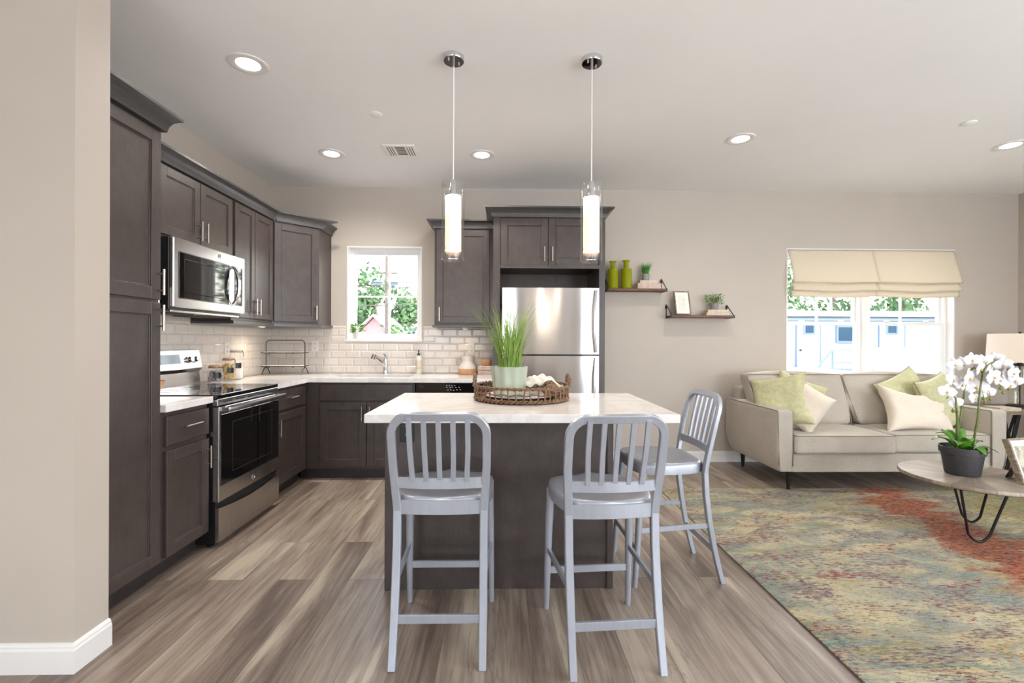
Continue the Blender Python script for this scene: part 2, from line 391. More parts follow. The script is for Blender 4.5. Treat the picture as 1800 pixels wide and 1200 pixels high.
    def build(s, name, mat, parent=None, smooth=None, solid=0, kind=None, label=None, local=False):
        me = bpy.data.meshes.new(name)
        if parent is not None and not local:
            t = V((0, 0, 0)); p = parent
            while p: t += p.location; p = p.parent
            for v in s.bm.verts: v.co -= t
        if smooth:
            for f in s.bm.faces: f.smooth = True
        s.bm.to_mesh(me); s.bm.free()
        if smooth and smooth is not True:
            me.set_sharp_from_angle(angle=math.radians(smooth))
        me.materials.append(M[mat] if isinstance(mat, str) else mat)
        o = bpy.data.objects.new(name, me); C.objects.link(o)
        if parent is not None: o.parent = parent
        if solid:
            md = o.modifiers.new('thick', 'SOLIDIFY'); md.thickness = solid; md.offset = 0
        if kind: o['kind'] = kind
        if label: o['label'] = label
        return o
def tag(o, label, cat, group=None):
    o['label'] = label; o['category'] = cat
    if group: o['group'] = group
    return o
def thing(name, loc, label, cat, group=None, rz=0):
    o = bpy.data.objects.new(name, None); C.objects.link(o); o.location = loc; o.rotation_euler = (0, 0, rz); o.empty_display_size = .05
    return tag(o, label, cat, group)
def struct(name, mb, mat, parent=None, **k):
    o = mb.build(name, mat, parent, **k); o['kind'] = 'structure'; return o
def copy_tree(o, parent=None):
    c = o.copy(); C.objects.link(c); c.parent = parent
    for ch in [x for x in o.children]: copy_tree(ch, c)
    return c

# ------------------------------------------------------------------ room shell
TH = .16
struct('floor', MB().box(XL-.2, XR+.2, YB-.2, D+.2, -.1, 0), 'floor')
struct('ceiling', MB().box(XL-.2, XR+.2, YB-.2, D+.2, CZ, CZ+.1), 'ceiling')
W1 = (-1.596, -.826, 1.242, 2.217)     # kitchen window opening
W2 = (2.972, 4.772, .86, 2.232)        # living window opening
mb = MB()
def wall_with_holes(mb, axis, p0, p1, a0, a1, holes, z0=0, z1=CZ):
    """wall slab between p0 and p1 across axis, from a0 to a1, with rectangular openings"""
    def bx(u0, u1, w0, w1):
        if axis == 'y': mb.box(u0, u1, p0, p1, w0, w1)
        else: mb.box(p0, p1, u0, u1, w0, w1)
    x = a0
    for h in sorted(holes):
        bx(x, h[0], z0, z1); bx(h[0], h[1], z0, h[2]); bx(h[0], h[1], h[3], z1); x = h[1]
    bx(x, a1, z0, z1)
wall_with_holes(mb, 'y', D, D+TH, XL-.2, XR+.2, [W1, W2]); struct('wall_back', mb, 'paint')
struct('wall_left', MB().box(XL-.2, XL, 1.93, D, 0, CZ), 'paint')
mb = MB(); wall_with_holes(mb, 'x', XR, XR+TH, YB, D, [(-1.6, .8, .5, 2.4)]); struct('wall_right', mb, 'paint')
mb = MB(); wall_with_holes(mb, 'y', YB-TH, YB, XL-.2, XR+.2, [(-2.2, -.5, .5, 2.4), (2.5, 4.9, .5, 2.4)]); struct('wall_rear', mb, 'paint')
struct('wall_front_left', MB().box(XL-.2, -1.608, 1.775, 1.93, 0, CZ), 'paint')
struct('wall_left_near', MB().box(XL-.2, XL-.04, YB, 1.775, 0, CZ), 'paint')
def base_profile(mb, p, q, nrm):
    """skirting board from p to q, sticking out along nrm"""
    p, q, nrm = V((*p, 0)), V((*q, 0)), V((*nrm, 0))
    pr = [(0, 0), (.015, 0), (.015, .085), (.011, .094), (.011, .1), (.006, .108), (0, .11)]
    A = [mb.bm.verts.new(p+nrm*a+V((0, 0, z))) for a, z in pr]; B = [mb.bm.verts.new(q+nrm*a+V((0, 0, z))) for a, z in pr]
    fs = [mb.bm.faces.new(A), mb.bm.faces.new(B[::-1])]
    for i in range(len(pr)): fs.append(mb.bm.faces.new((A[i], B[i], B[(i+1) % len(pr)], A[(i+1) % len(pr)])))
    bmesh.ops.recalc_face_normals(mb.bm, faces=fs); return mb
struct('baseboard_back', base_profile(MB(), (.925, D), (XR, D), (0, -1)), 'trim')
struct('baseboard_right', base_profile(MB(), (XR, D-.016), (XR, YB), (-1, 0)), 'trim')
mb = MB(); pr_ = [(0, 0), (.015, 0), (.015, .085), (.011, .094), (.011, .1), (.006, .108), (0, .11)]; rings_ = []
for px_, py_, nx_, ny_ in ((XL, 1.775, 0, -1), (-1.608, 1.775, 1, -1), (-1.608, 1.93, 1, 0)): rings_.append([mb.bm.verts.new((px_+nx_*a_, py_+ny_*a_, z_)) for a_, z_ in pr_])
fs_ = [mb.bm.faces.new(rings_[0]), mb.bm.faces.new(rings_[-1][::-1])]
for A, B in zip(rings_, rings_[1:]):
    for j in range(7): fs_.append(mb.bm.faces.new((A[j], A[(j+1) % 7], B[(j+1) % 7], B[j])))
bmesh.ops.recalc_face_normals(mb.bm, faces=fs_); struct('baseboard_front_left', mb, 'trim')

# windows
def sash(x0, x1, z0, z1, y, fr, munt_v=(), munt_h=(), parent=None, depth=.035, name='sash'):
    mb = MB()
    mb.box(x0, x0+fr, y, y+depth, z0, z1, .002).box(x1-fr, x1, y, y+depth, z0, z1, .002)
    mb.box(x0+fr, x1-fr, y, y+depth, z0, z0+fr, .002).box(x0+fr, x1-fr, y, y+depth, z1-fr, z1, .002)
    for x in munt_v: mb.box(x-.009, x+.009, y+.008, y+.026, z0+fr, z1-fr)
    for z in munt_h: mb.box(x0+fr, x1-fr, y+.009, y+.025, z-.009, z+.009)
    o = mb.build(name, 'vinyl', parent)
    g = MB().box(x0+fr, x1-fr, y+.015, y+.019, z0+fr, z1-fr).build('pane', 'pane', o)
    return o
w = thing('window_1', (-1.21, D, 1.242), 'x', 'x'); del w['label']; del w['category']; w['kind'] = 'structure'
x0, x1, z0, z1 = W1; e = .012
mb = MB().box(x0, x0+e, D-.006, D+TH, z0+.018, z1).box(x1-e, x1, D-.006, D+TH, z0+.018, z1).box(x0+e, x1-e, D-.006, D+TH, z1-e, z1)
mb.build('jamb', 'trim', w)
MB().box(x0-.01, x1+.01, D-.02, D+TH, z0-.005, z0+.018, .003).build('sill', 'trim', w)
f = .05; mb = MB().box(x0+e, x0+e+.03, D+.07, D+.15, z0+.05, z1-e-.035).box(x1-e-.03, x1-e, D+.07, D+.15, z0+.05, z1-e-.035).box(x0+e, x1-e, D+.07, D+.15, z1-e-.035, z1-e).box(x0+e, x1-e, D+.07, D+.15, z0+.018, z0+.05)
mb.build('frame', 'vinyl', w)
sash(x0+.035, x1-.035, z0+.045, z1-.04, D+.085, .033, [-1.185], [1.71], w)
w = thing('window_2', (3.87, D, .86), 'x', 'x'); del w['label']; del w['category']; w['kind'] = 'structure'
x0, x1, z0, z1 = W2
MB().box(x0, x0+e, D-.004, D+TH, z0+.012, z1).box(x1-e, x1, D-.004, D+TH, z0+.012, z1).box(x0+e, x1-e, D-.004, D+TH, z1-e, z1).build('jamb', 'trim', w)
MB().box(x0-.02, x1+.02, D-.03, D+TH, z0-.02, z0+.012, .003).build('sill', 'trim', w)
MB().box(3.83, 3.9, D+.05, D+.15, z0, z1-e, .003).build('mullion', 'vinyl', w)
for a, b, mv in ((x0+e, 3.83, 3.386), (3.9, x1-e, 4.305)):
    MB().box(a, a+.03, D+.08, D+.15, z0+.012, z1-.05).box(b-.03, b, D+.08, D+.15, z0+.012, z1-.05).box(a, b, D+.08, D+.15, z1-.05, z1-e).build('frame', 'vinyl', w)
    sash(a+.028, b-.028, z0+.02, 1.47, D+.085, .035, [], [], w, .03, 'lower_sash')
    sash(a+.03, b-.03, 1.435, z1-.04, D+.118, .03, [mv], [], w, .03, 'upper_sash')
    mb = MB()
    for k in (.25, .75): mb.box(a+(b-a)*k-.025, a+(b-a)*k+.025, D+.072, D+.1, 1.468, 1.486, .004)
    mb.build('sash_lock', 'vinyl', w)
# rear and side windows that daylight comes through (behind the camera)
for nm, kind_axis, lo, hi in (('window_3', 'y', -2.2, -.5), ('window_4', 'y', 2.5, 4.9), ('window_5', 'x', -1.6, .8)):
    mb = MB(); n = 3
    for k in range(n+1):
        u = lo+(hi-lo)*k/n
        if kind_axis == 'y': mb.box(u-.03, u+.03, YB-.1, YB-.05, .5, 2.4)
        else: mb.box(XR+.05, XR+.1, u-.03, u+.03, .5, 2.4)
    for z in (.5, 1.45, 2.36):
        if kind_axis == 'y': mb.box(lo, hi, YB-.1, YB-.05, z, z+.04)
        else: mb.box(XR+.05, XR+.1, lo, hi, z, z+.04)
    struct(nm, mb, 'vinyl')
# unseen eaves added outside above the back wall to block the high sun
struct('sun_block_eaves', MB().box(XL-.6, XR+.8, D+TH, D+.75, 2.62, 2.74), 'white')

# ------------------------------------------------------------------ backsplash
def tiles(along, length, z0, z1, hole, T):
    """bevelled subway tiles on a plane; local x along the wall, local y out of it"""
    mb = MB(T); tw, thh, g = .1524, .0762, .002; r = 0; z = z0
    while z < z1-.004:
        zt = min(z+thh-g, z1); x = -(tw/2 if r % 2 else 0)
        while x < length-.004:
            a, b = max(x, 0), min(x+tw-g, length)
            segs = [(a, b, z, zt)]
            if hole:
                out = []
                hx0, hx1, hz0 = hole
                for (p, q, c, d) in segs:
                    if q <= hx0 or p >= hx1 or d <= hz0: out.append((p, q, c, d)); continue
                    if c < hz0-.004: out.append((p, q, c, hz0))
                    if p < hx0: out.append((p, hx0, max(c, hz0) if c < hz0-.004 else c, d))
                    if q > hx1: out.append((hx1, q, max(c, hz0) if c < hz0-.004 else c, d))
                segs = out
            for (p, q, c, d) in segs:
                if q-p < .008 or d-c < .008: continue
                bv = min(.011, (q-p)/2.5, (d-c)/2.5)
                o = [mb.bm.verts.new(u) for u in ((p, .003, c), (q, .003, c), (q, .003, d), (p, .003, d))]
                i = [mb.bm.verts.new(u) for u in ((p+bv, .0075, c+bv), (q-bv, .0075, c+bv), (q-bv, .0075, d-bv), (p+bv, .0075, d-bv))]
                k = [mb.bm.verts.new(u) for u in ((p, 0, c), (q, 0, c), (q, 0, d), (p, 0, d))]
                fs = [mb.bm.faces.new(i)]
                for a_ in range(4):
                    b_ = (a_+1) % 4
                    fs.append(mb.bm.faces.new((o[a_], o[b_], i[b_], i[a_]))); fs.append(mb.bm.faces.new((k[a_], k[b_], o[b_], o[a_])))
                bmesh.ops.recalc_face_normals(mb.bm, faces=fs)
                mb._x(o+i+k)
            x += tw
        z += thh; r += 1
    return mb
Tb = Matrix(((1, 0, 0, XL), (0, -1, 0, D-.001), (0, 0, 1, 0), (0, 0, 0, 1)))
Tl = Matrix(((0, 1, 0, XL+.001), (1, 0, 0, 2.40), (0, 0, 1, 0), (0, 0, 0, 1)))
bs = thing('backsplash', (-1.2, D, .914), 'white subway tile backsplash on the back wall below the small window', 'backsplash')
tiles('x', 2.28, .916, 1.40, (-1.608-XL, -.814-XL, 1.236), Tb).build('tile_field', 'tile', bs)
MB().box(XL, -.09, D-.0035, D-.0005, .914, 1.236).box(XL, -1.607, D-.0035, D-.0005, 1.236, 1.401).box(-.815, -.09, D-.0035, D-.0005, 1.236, 1.401).build('grout_bed', 'grout', bs)
bs = thing('backsplash', (XL, 3.6, .914), 'white subway tile backsplash on the side wall behind the range', 'backsplash')
tiles('x', 2.39, .916, 1.46, None, Tl).build('tile_field', 'tile', bs)
MB().box(XL+.0005, XL+.0035, 2.40, D-.005, .914, 1.461).build('grout_bed', 'grout', bs)

# ------------------------------------------------------------------ cabinets
# T maps local (u along the front from left to right seen from the front, d out of the front, z) to the world
TB = lambda y: Matrix(((1, 0, 0, 0), (0, -1, 0, y), (0, 0, 1, 0), (0, 0, 0, 1)))          # back run: u = x
TL = lambda x: Matrix(((0, 1, 0, x), (1, 0, 0, 0), (0, 0, 1, 0), (0, 0, 0, 1)))            # left run: u = y
def shaker(name, parent, T, u0, u1, z0, z1, rail=.062, handle=None, mat='cab', hn='handle', drawer=False):
    mb = MB(T); t = .02
    if drawer: mb.box(u0, u1, 0, t, z0, z1, .0018)
    else:
        mb.box(u0, u0+rail, 0, t, z0, z1, .0016).box(u1-rail, u1, 0, t, z0, z1, .0016)
        mb.box(u0+rail, u1-rail, 0, t, z0, z0+rail, .0016).box(u0+rail, u1-rail, 0, t, z1-rail, z1, .0016)
        mb.box(u0+rail-.002, u1-rail+.002, 0, t-.009, z0+rail-.002, z1-rail+.002)
        q = .006   # small inner moulding step
        for a in ((u0+rail, u0+rail+q, z0+rail, z1-rail), (u1-rail-q, u1-rail, z0+rail, z1-rail), (u0+rail, u1-rail, z0+rail, z0+rail+q), (u0+rail, u1-rail, z1-rail-q, z1-rail)):
            mb.box(a[0], a[1], .004, t-.005, a[2], a[3], .0015)
    o = mb.build(name, mat, parent)
    if handle: pull(o, T, *handle, d0=t, name=hn)
    return o
def pull(parent, T, u, z, vert=True, L=.13, d0=.02, name='handle'):
    mb = MB(T); d = d0+.032
    e = (0, 0, 1) if vert else (1, 0, 0)
    P = lambda s, dd: (u+e[0]*s, dd, z+e[2]*s)
    mb.tube([P(-L/2, d), P(L/2, d)], .0062, 10)
    for s in (-.042, .042): mb.tube([P(s, d0-.004), P(s, d)], .0048, 8)
    return mb.build(name, 'nickel', parent, smooth=50)
def crown(parent, T, path, z, h=.085, out=.06, mat='crown'):
    """crown moulding along path [(u,d)...] at the cabinet front line, mitred; profile goes up and out"""
    pr = [(-.02, 0), (.012, 0), (.014, .014), (.02, .034), (out*.52, h*.62), (out-.008, h-.018), (out, h-.014), (out, h), (-.02, h)]
    mb = MB(T); rings = []
    n = len(path); nr = []
    for i in range(n-1):
        a, b = V(path[i]), V(path[i+1]); d = (b-a).normalized(); nr.append(V((-d.y, d.x)))
    for i in range(n):
        if i == 0: m = nr[0]
        elif i == n-1: m = nr[-1]
        else: m = (nr[i-1]+nr[i]).normalized(); m = m/max(.3, m.dot(nr[i]))
        rings.append([mb.bm.verts.new((path[i][0]+m.x*o, path[i][1]+m.y*o, z+zz)) for o, zz in pr])
    fs = [mb.bm.faces.new(rings[0]), mb.bm.faces.new(rings[-1][::-1])]; k = len(pr)
    for A, B in zip(rings, rings[1:]):
        for j in range(k): fs.append(mb.bm.faces.new((A[j], A[(j+1) % k], B[(j+1) % k], B[j])))
    bmesh.ops.recalc_face_normals(mb.bm, faces=fs); mb._x([v for r in rings for v in r])
    return mb.build('crown_moulding', mat, parent)
FX = XL+.61; UX = XL+.31; FY = D-.61; UY = D-.31       # carcass fronts
UZ0, UZ1 = 1.40, 2.315
YP, YR0, YR1 = 2.405, 2.80, 3.56                         # pantry end, range start and end

# pantry
c = thing('pantry_cabinet', (XL+.3, 2.17, 0), 'tall dark grey pantry cabinet beside the white wall end', 'cabinet')
MB().box(XL+.002, FX, 1.935, YP, .1, UZ1+.005).build('carcass', 'cab', c)
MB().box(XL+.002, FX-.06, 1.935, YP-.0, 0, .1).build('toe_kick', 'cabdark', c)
T = TL(FX)
shaker('upper_door', c, T, 1.95, YP-.012, 1.452, 2.30, handle=(YP-.035, 1.54))
shaker('lower_door', c, T, 1.95, YP-.012, .115, 1.437, handle=(YP-.035, 1.36))
crown(c, T, [(1.935, .02), (YP+.003, .02), (YP+.003, -.6)], UZ1, .088, .062)
# left base cabinet with drawer
def base_cab(name, label, T, u0, u1, carc, kick, dh=None, hand=None):
    c = thing(name, (*carc, 0), label, 'cabinet'); return c
c = thing('base_cabinet', (XL+.3, 2.6, 0), 'narrow dark base cabinet with one drawer between pantry and range', 'cabinet')
MB().box(XL+.01, FX, YP+.002, YR0-.004, .1, .876).build('carcass', 'cab', c)
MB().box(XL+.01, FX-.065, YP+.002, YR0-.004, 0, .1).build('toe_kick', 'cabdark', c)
shaker('drawer', c, T, YP+.035, YR0-.014, .695, .848, drawer=True, handle=((YP+YR0)/2+.01, .78, False))
shaker('door', c, T, YP+.035, YR0-.014, .115, .668, handle=(YR0-.045, .565))
c = thing('base_cabinet', (XL+.3, 3.86, 0), 'dark base cabinet with drawer between range and corner', 'cabinet')
MB().box(XL+.01, FX, YR1+.004, FY-.002, .1, .876).build('carcass', 'cab', c)
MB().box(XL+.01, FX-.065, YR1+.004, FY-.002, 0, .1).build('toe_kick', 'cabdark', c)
shaker('drawer', c, T, YR1+.03, FY-.045, .695, .848, drawer=True, handle=(3.86, .78, False))
shaker('door', c, T, YR1+.03, FY-.045, .115, .668, handle=(YR1+.058, .565))
# sink cabinet
c = thing('sink_cabinet', (-1.2, FY+.3, 0), 'dark two-door sink base cabinet under the kitchen window', 'cabinet')
MB().box(XL+.01, -.785, FY, D-.012, .1, .70).box(-1.64, -.785, FY, FY+.06, .70, .876).box(XL+.01, -1.64, FY, D-.012, .70, .876).build('carcass', 'cab', c)
MB().box(FX-.065, -.785, FY+.065, D-.012, 0, .1).build('toe_kick', 'cabdark', c)
T = TB(FY)
shaker('false_drawer_front', c, T, -1.622, -.80, .713, .858, drawer=True)
shaker('door', c, T, -1.622, -1.214, .125, .69, handle=(-1.245, .60))
shaker('door', c, T, -1.207, -.80, .125, .69, handle=(-1.176, .60))
# dishwasher
c = thing('dishwasher', (-.47, FY+.3, 0), 'stainless dishwasher with black control panel beside the sink cabinet', 'dishwasher')
MB(T).box(-.775, -.172, -.57, .0, .02, .87).build('body', 'black', c)
MB(T).box(-.772, -.175, .0, .028, .11, .775, .004).build('door', 'steel', c)
p = MB(T).box(-.772, -.175, .0, .03, .78, .868, .003).build('control_panel', 'glassblack', c)
mb = MB(T)
for i, (u, z) in enumerate([(-.50, .848), (-.478, .848), (-.455, .848), (-.43, .848), (-.50, .832), (-.47, .83), (-.45, .833), (-.42, .83), (-.39, .833), (-.49, .808), (-.465, .81), (-.44, .806), (-.41, .81), (-.38, .812)]):
    mb.box(u, u+.012, .03, .0308, z, z+.004)
mb.build('button_marks', 'almond', p)
MB(T).box(-.745, -.70, .03, .0306, .842, .846).box(-.745, -.70, .03, .0306, .834, .838).build('vent_slots', 'slot', p)
MB(T).box(-.75, -.2, .028, .06, .745, .77, .006).build('handle', 'steel', c)
# fridge enclosure
c = thing('refrigerator_cabinet', (.42, FY+.3, 0), 'dark cabinet surround with two upper doors above the refrigerator', 'cabinet')
MB().box(-.085, -.022, FY-.02, D-.002, 0, 2.365).build('side_panel', 'cab', c)
MB().box(.872, .925, FY-.02, D-.002, 0, 2.365).build('side_panel', 'cab', c)
MB().box(-.022, .872, FY, D-.002, 1.935, 2.365).box(-.022, .872, FY-.02, FY+.02, 1.905, 1.935).box(-.022, .872, D-.03, D-.002, .9, 1.935).build('carcass', 'cab', c)
T = TB(FY-.0)
shaker('door', c, T, -.018, .408, 1.935, 2.352, handle=(.375, 2.03))
shaker('door', c, T, .414, .862, 1.935, 2.352, handle=(.447, 2.03))
crown(c, Matrix.Identity(4), [(.925, D-.003), (.925, FY-.02), (-.085, FY-.02), (-.085, D-.003)], 2.362, .085, .07)
tag(MB().box(-.165, -.087, FY, D-.012, 0, .875).build('filler_panel', 'cab'), 'narrow dark filler panel between the dishwasher and refrigerator surround', 'panel')
# fridge
def fridge():
    c = thing('refrigerator', (.42, FY, 0), 'stainless steel top-freezer refrigerator in the dark cabinet surround', 'refrigerator')
    x0, x1 = .0, .855; yf = FY-.10
    MB().box(x0+.005, x1-.005, yf+.075, D-.06, .03, 1.715, .004).build('body', 'black', c)
    for nm, z0, z1 in (('freezer_door', 1.135, 1.72), ('refrigerator_door', .06, 1.12)):
        mb = MB()
        n = 16
        def f(u, v): 
            x = x0+(x1-x0)*u; cx = (u-.5)*2
            return V((x, yf-.012*(1-cx**6), z0+(z1-z0)*v))
        mb.grid(f, n, 4)
        mb.quad((x0, yf, z0), (x0, yf, z1), (x0, yf+.07, z1), (x0, yf+.07, z0)); mb.quad((x1, yf, z0), (x1, yf+.07, z0), (x1, yf+.07, z1), (x1, yf, z1))
        mb.quad((x0, yf+.07, z0), (x0, yf+.07, z1), (x1, yf+.07, z1), (x1, yf+.07, z0))
        for z in (z0, z1):
            vs = [mb.bm.verts.new(f(i/n, 0)) for i in range(n+1)]
            for v_ in vs: v_.co.z = z
            vs += [mb.bm.verts.new((x1, yf+.07, z)), mb.bm.verts.new((x0, yf+.07, z))]; mb.bm.faces.new(vs)
        bmesh.ops.remove_doubles(mb.bm, verts=mb.bm.verts, dist=.0004); bmesh.ops.recalc_face_normals(mb.bm, faces=mb.bm.faces)
        d = mb.build(nm, 'fridge', c, smooth=40)
        # slim bowed handle at the right edge
        hz0, hz1 = (1.15, 1.70) if nm == 'freezer_door' else (.55, 1.105)
        pts = [(x1-.03-.014*math.sin(PI*t), yf-.018-.022*math.sin(PI*t), hz0+(hz1-hz0)*t) for t in [i/12 for i in range(13)]]
        MB().tube(pts, 1, flat=(.022, .012, (1, 0, 0))).build('handle', 'steel', d, smooth=40)
    MB().box(x0+.02, x1-.02, yf+.03, yf+.08, .0, .06).build('base_grille', 'black', c)
fridge()
# upper cabinets
T = TL(UX)
c = thing('upper_cabinet', (XL+.15, 2.6, UZ0), 'plain dark upper cabinet between the pantry and the microwave cabinet', 'cabinet')
MB().box(XL, UX, YP+.002, 2.786, UZ0, UZ1).build('carcass', 'cab', c); shaker('door', c, T, YP+.02, 2.775, UZ0+.015, UZ1-.012, handle=(2.745, 1.5))
crown(c, T, [(YP+.09, .02), (2.788, .02)], UZ1)
c = thing('upper_cabinet', (XL+.15, 3.16, 1.89), 'short dark two-door wall cabinet above the microwave', 'cabinet')
MB().box(XL, UX, 2.79, 3.55, 1.875, UZ1).build('carcass', 'cab', c)
shaker('door', c, T, 2.80, 3.165, 1.888, UZ1-.012, .055, handle=(3.14, 1.975)); shaker('door', c, T, 3.173, 3.54, 1.888, UZ1-.012, .055, handle=(3.20, 1.975))
crown(c, T, [(2.79, .02), (3.553, .02)], UZ1)
c = thing('upper_cabinet', (XL+.15, 3.86, UZ0), 'tall dark two-door wall cabinet between microwave and corner cabinet', 'cabinet')
MB().box(XL, UX, 3.555, 4.176, UZ0, UZ1).build('carcass', 'cab', c)
shaker('door', c, T, 3.575, 3.857, UZ0+.025, UZ1-.012, .05, handle=(3.832, 1.52)); shaker('door', c, T, 3.864, 4.15, UZ0+.025, UZ1-.012, .05, handle=(3.89, 1.52))
MB().box(XL+.0, UX+.022, 3.555, 4.176, UZ0-.025, UZ0-.001, .003).build('light_rail', 'crown', c)
crown(c, T, [(3.555, .02), (4.152, .02)], UZ1)
# diagonal corner cabinet
c = thing('corner_cabinet', (XL+.2, D-.2, UZ0), 'dark diagonal corner wall cabinet beside the kitchen window', 'cabinet')
p1, p2 = V((UX, D-.61)), V((XL+.61, UY))
poly = [(XL, D-.61), (p1.x, p1.y), (p2.x, p2.y), (XL+.61, D), (XL, D)]
MB().prism(poly, UZ0, UZ1).build('carcass', 'cab', c)
u = (p2-p1).normalized(); nn = V((u.y, -u.x)); Ld = (p2-p1).length
TC = Matrix(((u.x, nn.x, 0, p1.x), (u.y, nn.y, 0, p1.y), (0, 0, 1, 0), (0, 0, 0, 1)))
shaker('door', c, TC, .012, Ld-.02, UZ0+.02, UZ1-.012, .06, handle=(Ld-.045, 1.51))
MB().prism([(XL, D-.61), (p1.x+.02, p1.y), (p2.x+.02, p2.y-.01), (XL+.63, D), (XL, D)], UZ0-.025, UZ0-.001).build('light_rail', 'crown', c)
o1 = p1+nn*.02; o2 = p2+nn*.02
crown(c, Matrix.Identity(4), [(XL+.61, D), (XL+.61, o2.y-.0), (o2.x, o2.y), (o1.x, o1.y), (UX+.02, D-.612)], UZ1)
# cabinet right of window
c = thing('upper_cabinet', (-.37, D-.15, UZ0), 'dark single-door wall cabinet between the small window and refrigerator', 'cabinet')
MB().box(-.655, -.088, UY, D, UZ0, 2.33).build('carcass', 'cab', c)
shaker('door', c, TB(UY), -.635, -.125, UZ0+.02, 2.315, .06, handle=(-.602, 1.505))
MB().box(-.672, -.088, UY-.022, D, UZ0-.02, UZ0-.001, .003).build('light_rail', 'crown', c)
crown(c, Matrix.Identity(4), [(-.088, UY-.02), (-.655, UY-.02), (-.655, D)], 2.328, .075, .065)

# ------------------------------------------------------------------ worktops, sink, faucet
CT0, CT1 = .876, .914
c = tag(MB().box(XL+.008, XL+.648, YP+.003, YR0-.003, CT0, CT1, .002).build('countertop', 'quartz'), 'short white quartz countertop between pantry and range', 'countertop')
mb = MB(); SX0, SX1, SY0, SY1 = -1.62, -.86, 4.29, 4.62
mb.prism([(XL+.008, YR1+.003), (XL+.648, YR1+.003), (XL+.648, D-.648), (SX0, D-.648), (SX0, D-.009), (XL+.008, D-.009)], CT0, CT1)
mb.box(SX0, SX1, D-.648, SY0, CT0, CT1).box(SX0, SX1, SY1, D-.009, CT0, CT1).box(SX1, -.087, D-.648, D-.009, CT0, CT1)
tag(mb.build('countertop', 'quartz'), 'L-shaped white quartz countertop with sink under the kitchen window', 'countertop')
c = thing('sink', (-1.24, 4.45, .875), 'undermount stainless sink in the white countertop', 'sink')
mb = MB().box(SX0-.01, SX1+.01, SY0-.01, SY1+.01, .71, .714).box(SX0-.012, SX0, SY0-.01, SY1+.01, .71, .875).box(SX1, SX1+.012, SY0-.01, SY1+.01, .71, .875).box(SX0, SX1, SY0-.012, SY0, .71, .875).box(SX0, SX1, SY1, SY1+.012, .71, .875)
mb.build('basin', 'steel', c)
MB().lathe([(0, .716), (.04, .716), (.045, .714)], 20, (-1.24, 4.46, 0)).build('drain', 'chrome', c, smooth=40)
c = thing('faucet', (-1.18, 4.69, CT1), 'chrome pull-out kitchen faucet behind the sink', 'faucet')
x, y = -1.175, 4.69
MB().lathe([(0, 0), (.03, 0), (.03, .006), (.024, .012), (.022, .05), (.024, .1), (.02, .15), (0, .155)], 24, (x, y, CT1)).build('base', 'chrome', c, smooth=40)
MB().tube([(x, y, CT1+.08), (x-.03, y-.05, CT1+.13), (x-.055, y-.10, CT1+.165), (x-.075, y-.15, CT1+.185)], [.02, .021, .02, .018], 14).build('spout', 'chrome', c, smooth=40)
MB().tube([(x-.073, y-.147, CT1+.195), (x-.082, y-.165, CT1+.15)], [.02, .023], 14).build('spray_head', 'chrome', c, smooth=40)
MB().tube([(x, y, CT1+.14), (x+.004, y-.005, CT1+.18), (x-.012, y-.03, CT1+.205)], [.018, .014, .009], 12).build('handle', 'chrome', c, smooth=40)

# ------------------------------------------------------------------ range
def ring_badge(parent, T, u, d, z, r=.017):
    mb = MB(T); mb.tube([(u+r*math.cos(2*PI*k/24), d, z+r*math.sin(2*PI*k/24)) for k in range(24)], .0016, 6, closed=True)
    q = r*.5
    mb.tube([(u-q*.9+q*.5*math.cos(a), d, z+q*.5*math.sin(a)) for a in [i*PI/6 for i in range(1, 12)]], .0012, 5)
    mb.tube([(u+q*.6+q*.5*math.cos(a), d, z+q*.5*math.sin(a)) for a in [PI/3+i*PI/6 for i in range(1, 10)]], .0012, 5)
    mb.tube([(u+q*.9, d, z), (u+q*.2, d, z)], .0012, 5)
    return mb.build('badge', 'chrome', parent, smooth=50)
RX = XL+.655     # front plane of the range body
c = thing('range', (XL+.33, 3.18, 0), 'stainless electric range with black glass oven door', 'range')
T = TL(RX); a, b = YR0+.002, YR1-.002
MB().box(XL+.03, RX-.03, a, b, .025, .895).build('body', 'black', c)
MB(T).box(a-.0, b+.0, -.61, .01, .895, .92, .004).build('cooktop', 'glassblack', c)
mb = MB(T)
for (u_, d_, r_) in ((a+.2, -.17, .10), (b-.2, -.17, .08), (a+.2, -.44, .08), (b-.2, -.44, .10)):
    mb.tube([(u_+r_*math.cos(2*PI*k/40), d_, .9203+.0) if False else (u_+r_*math.cos(2*PI*k/40), d_+r_*math.sin(2*PI*k/40), .9203) for k in range(40)], .0008, 4, closed=True)
mb.build('burner_rings', 'concrete', c)
od = MB(T).box(a+.004, b-.004, -.03, .02, .275, .845, .003).build('oven_door', 'steel', c)
MB(T).box(a+.02, b-.02, .018, .0235, .37, .80, .002).build('oven_window', 'glassblack', od)
mb = MB(T); u0_, u1_, z0_, z1_ = a+.14, b-.12, .43, .74
for q in (((u0_, z0_), (u1_, z0_)), ((u1_, z0_), (u1_, z1_)), ((u1_, z1_), (u0_, z1_)), ((u0_, z1_), (u0_, z0_))):
    mb.tube([(q[0][0], .0236, q[0][1]), (q[1][0], .0236, q[1][1])], .0012, 4)
mb.build('window_outline', 'slot', od)
mb = MB(T).box(a+.012, b-.012, .055, .082, .815, .85, .008, 2).box(a+.02, a+.06, .015, .06, .818, .846, .003).box(b-.06, b-.02, .015, .06, .818, .846, .003)
mb.build('oven_handle', 'steel', od, smooth=40)
mb = MB(T).box(a+.004, b-.004, -.02, .012, .852, .893, .003)
mb.build('vent_trim', 'steel', c)
mb = MB(T)
for k in range(5): mb.box(a+.06+k*.135, a+.16+k*.135, .0115, .0128, .868, .874)
mb.build('vent_slots', 'black', c)
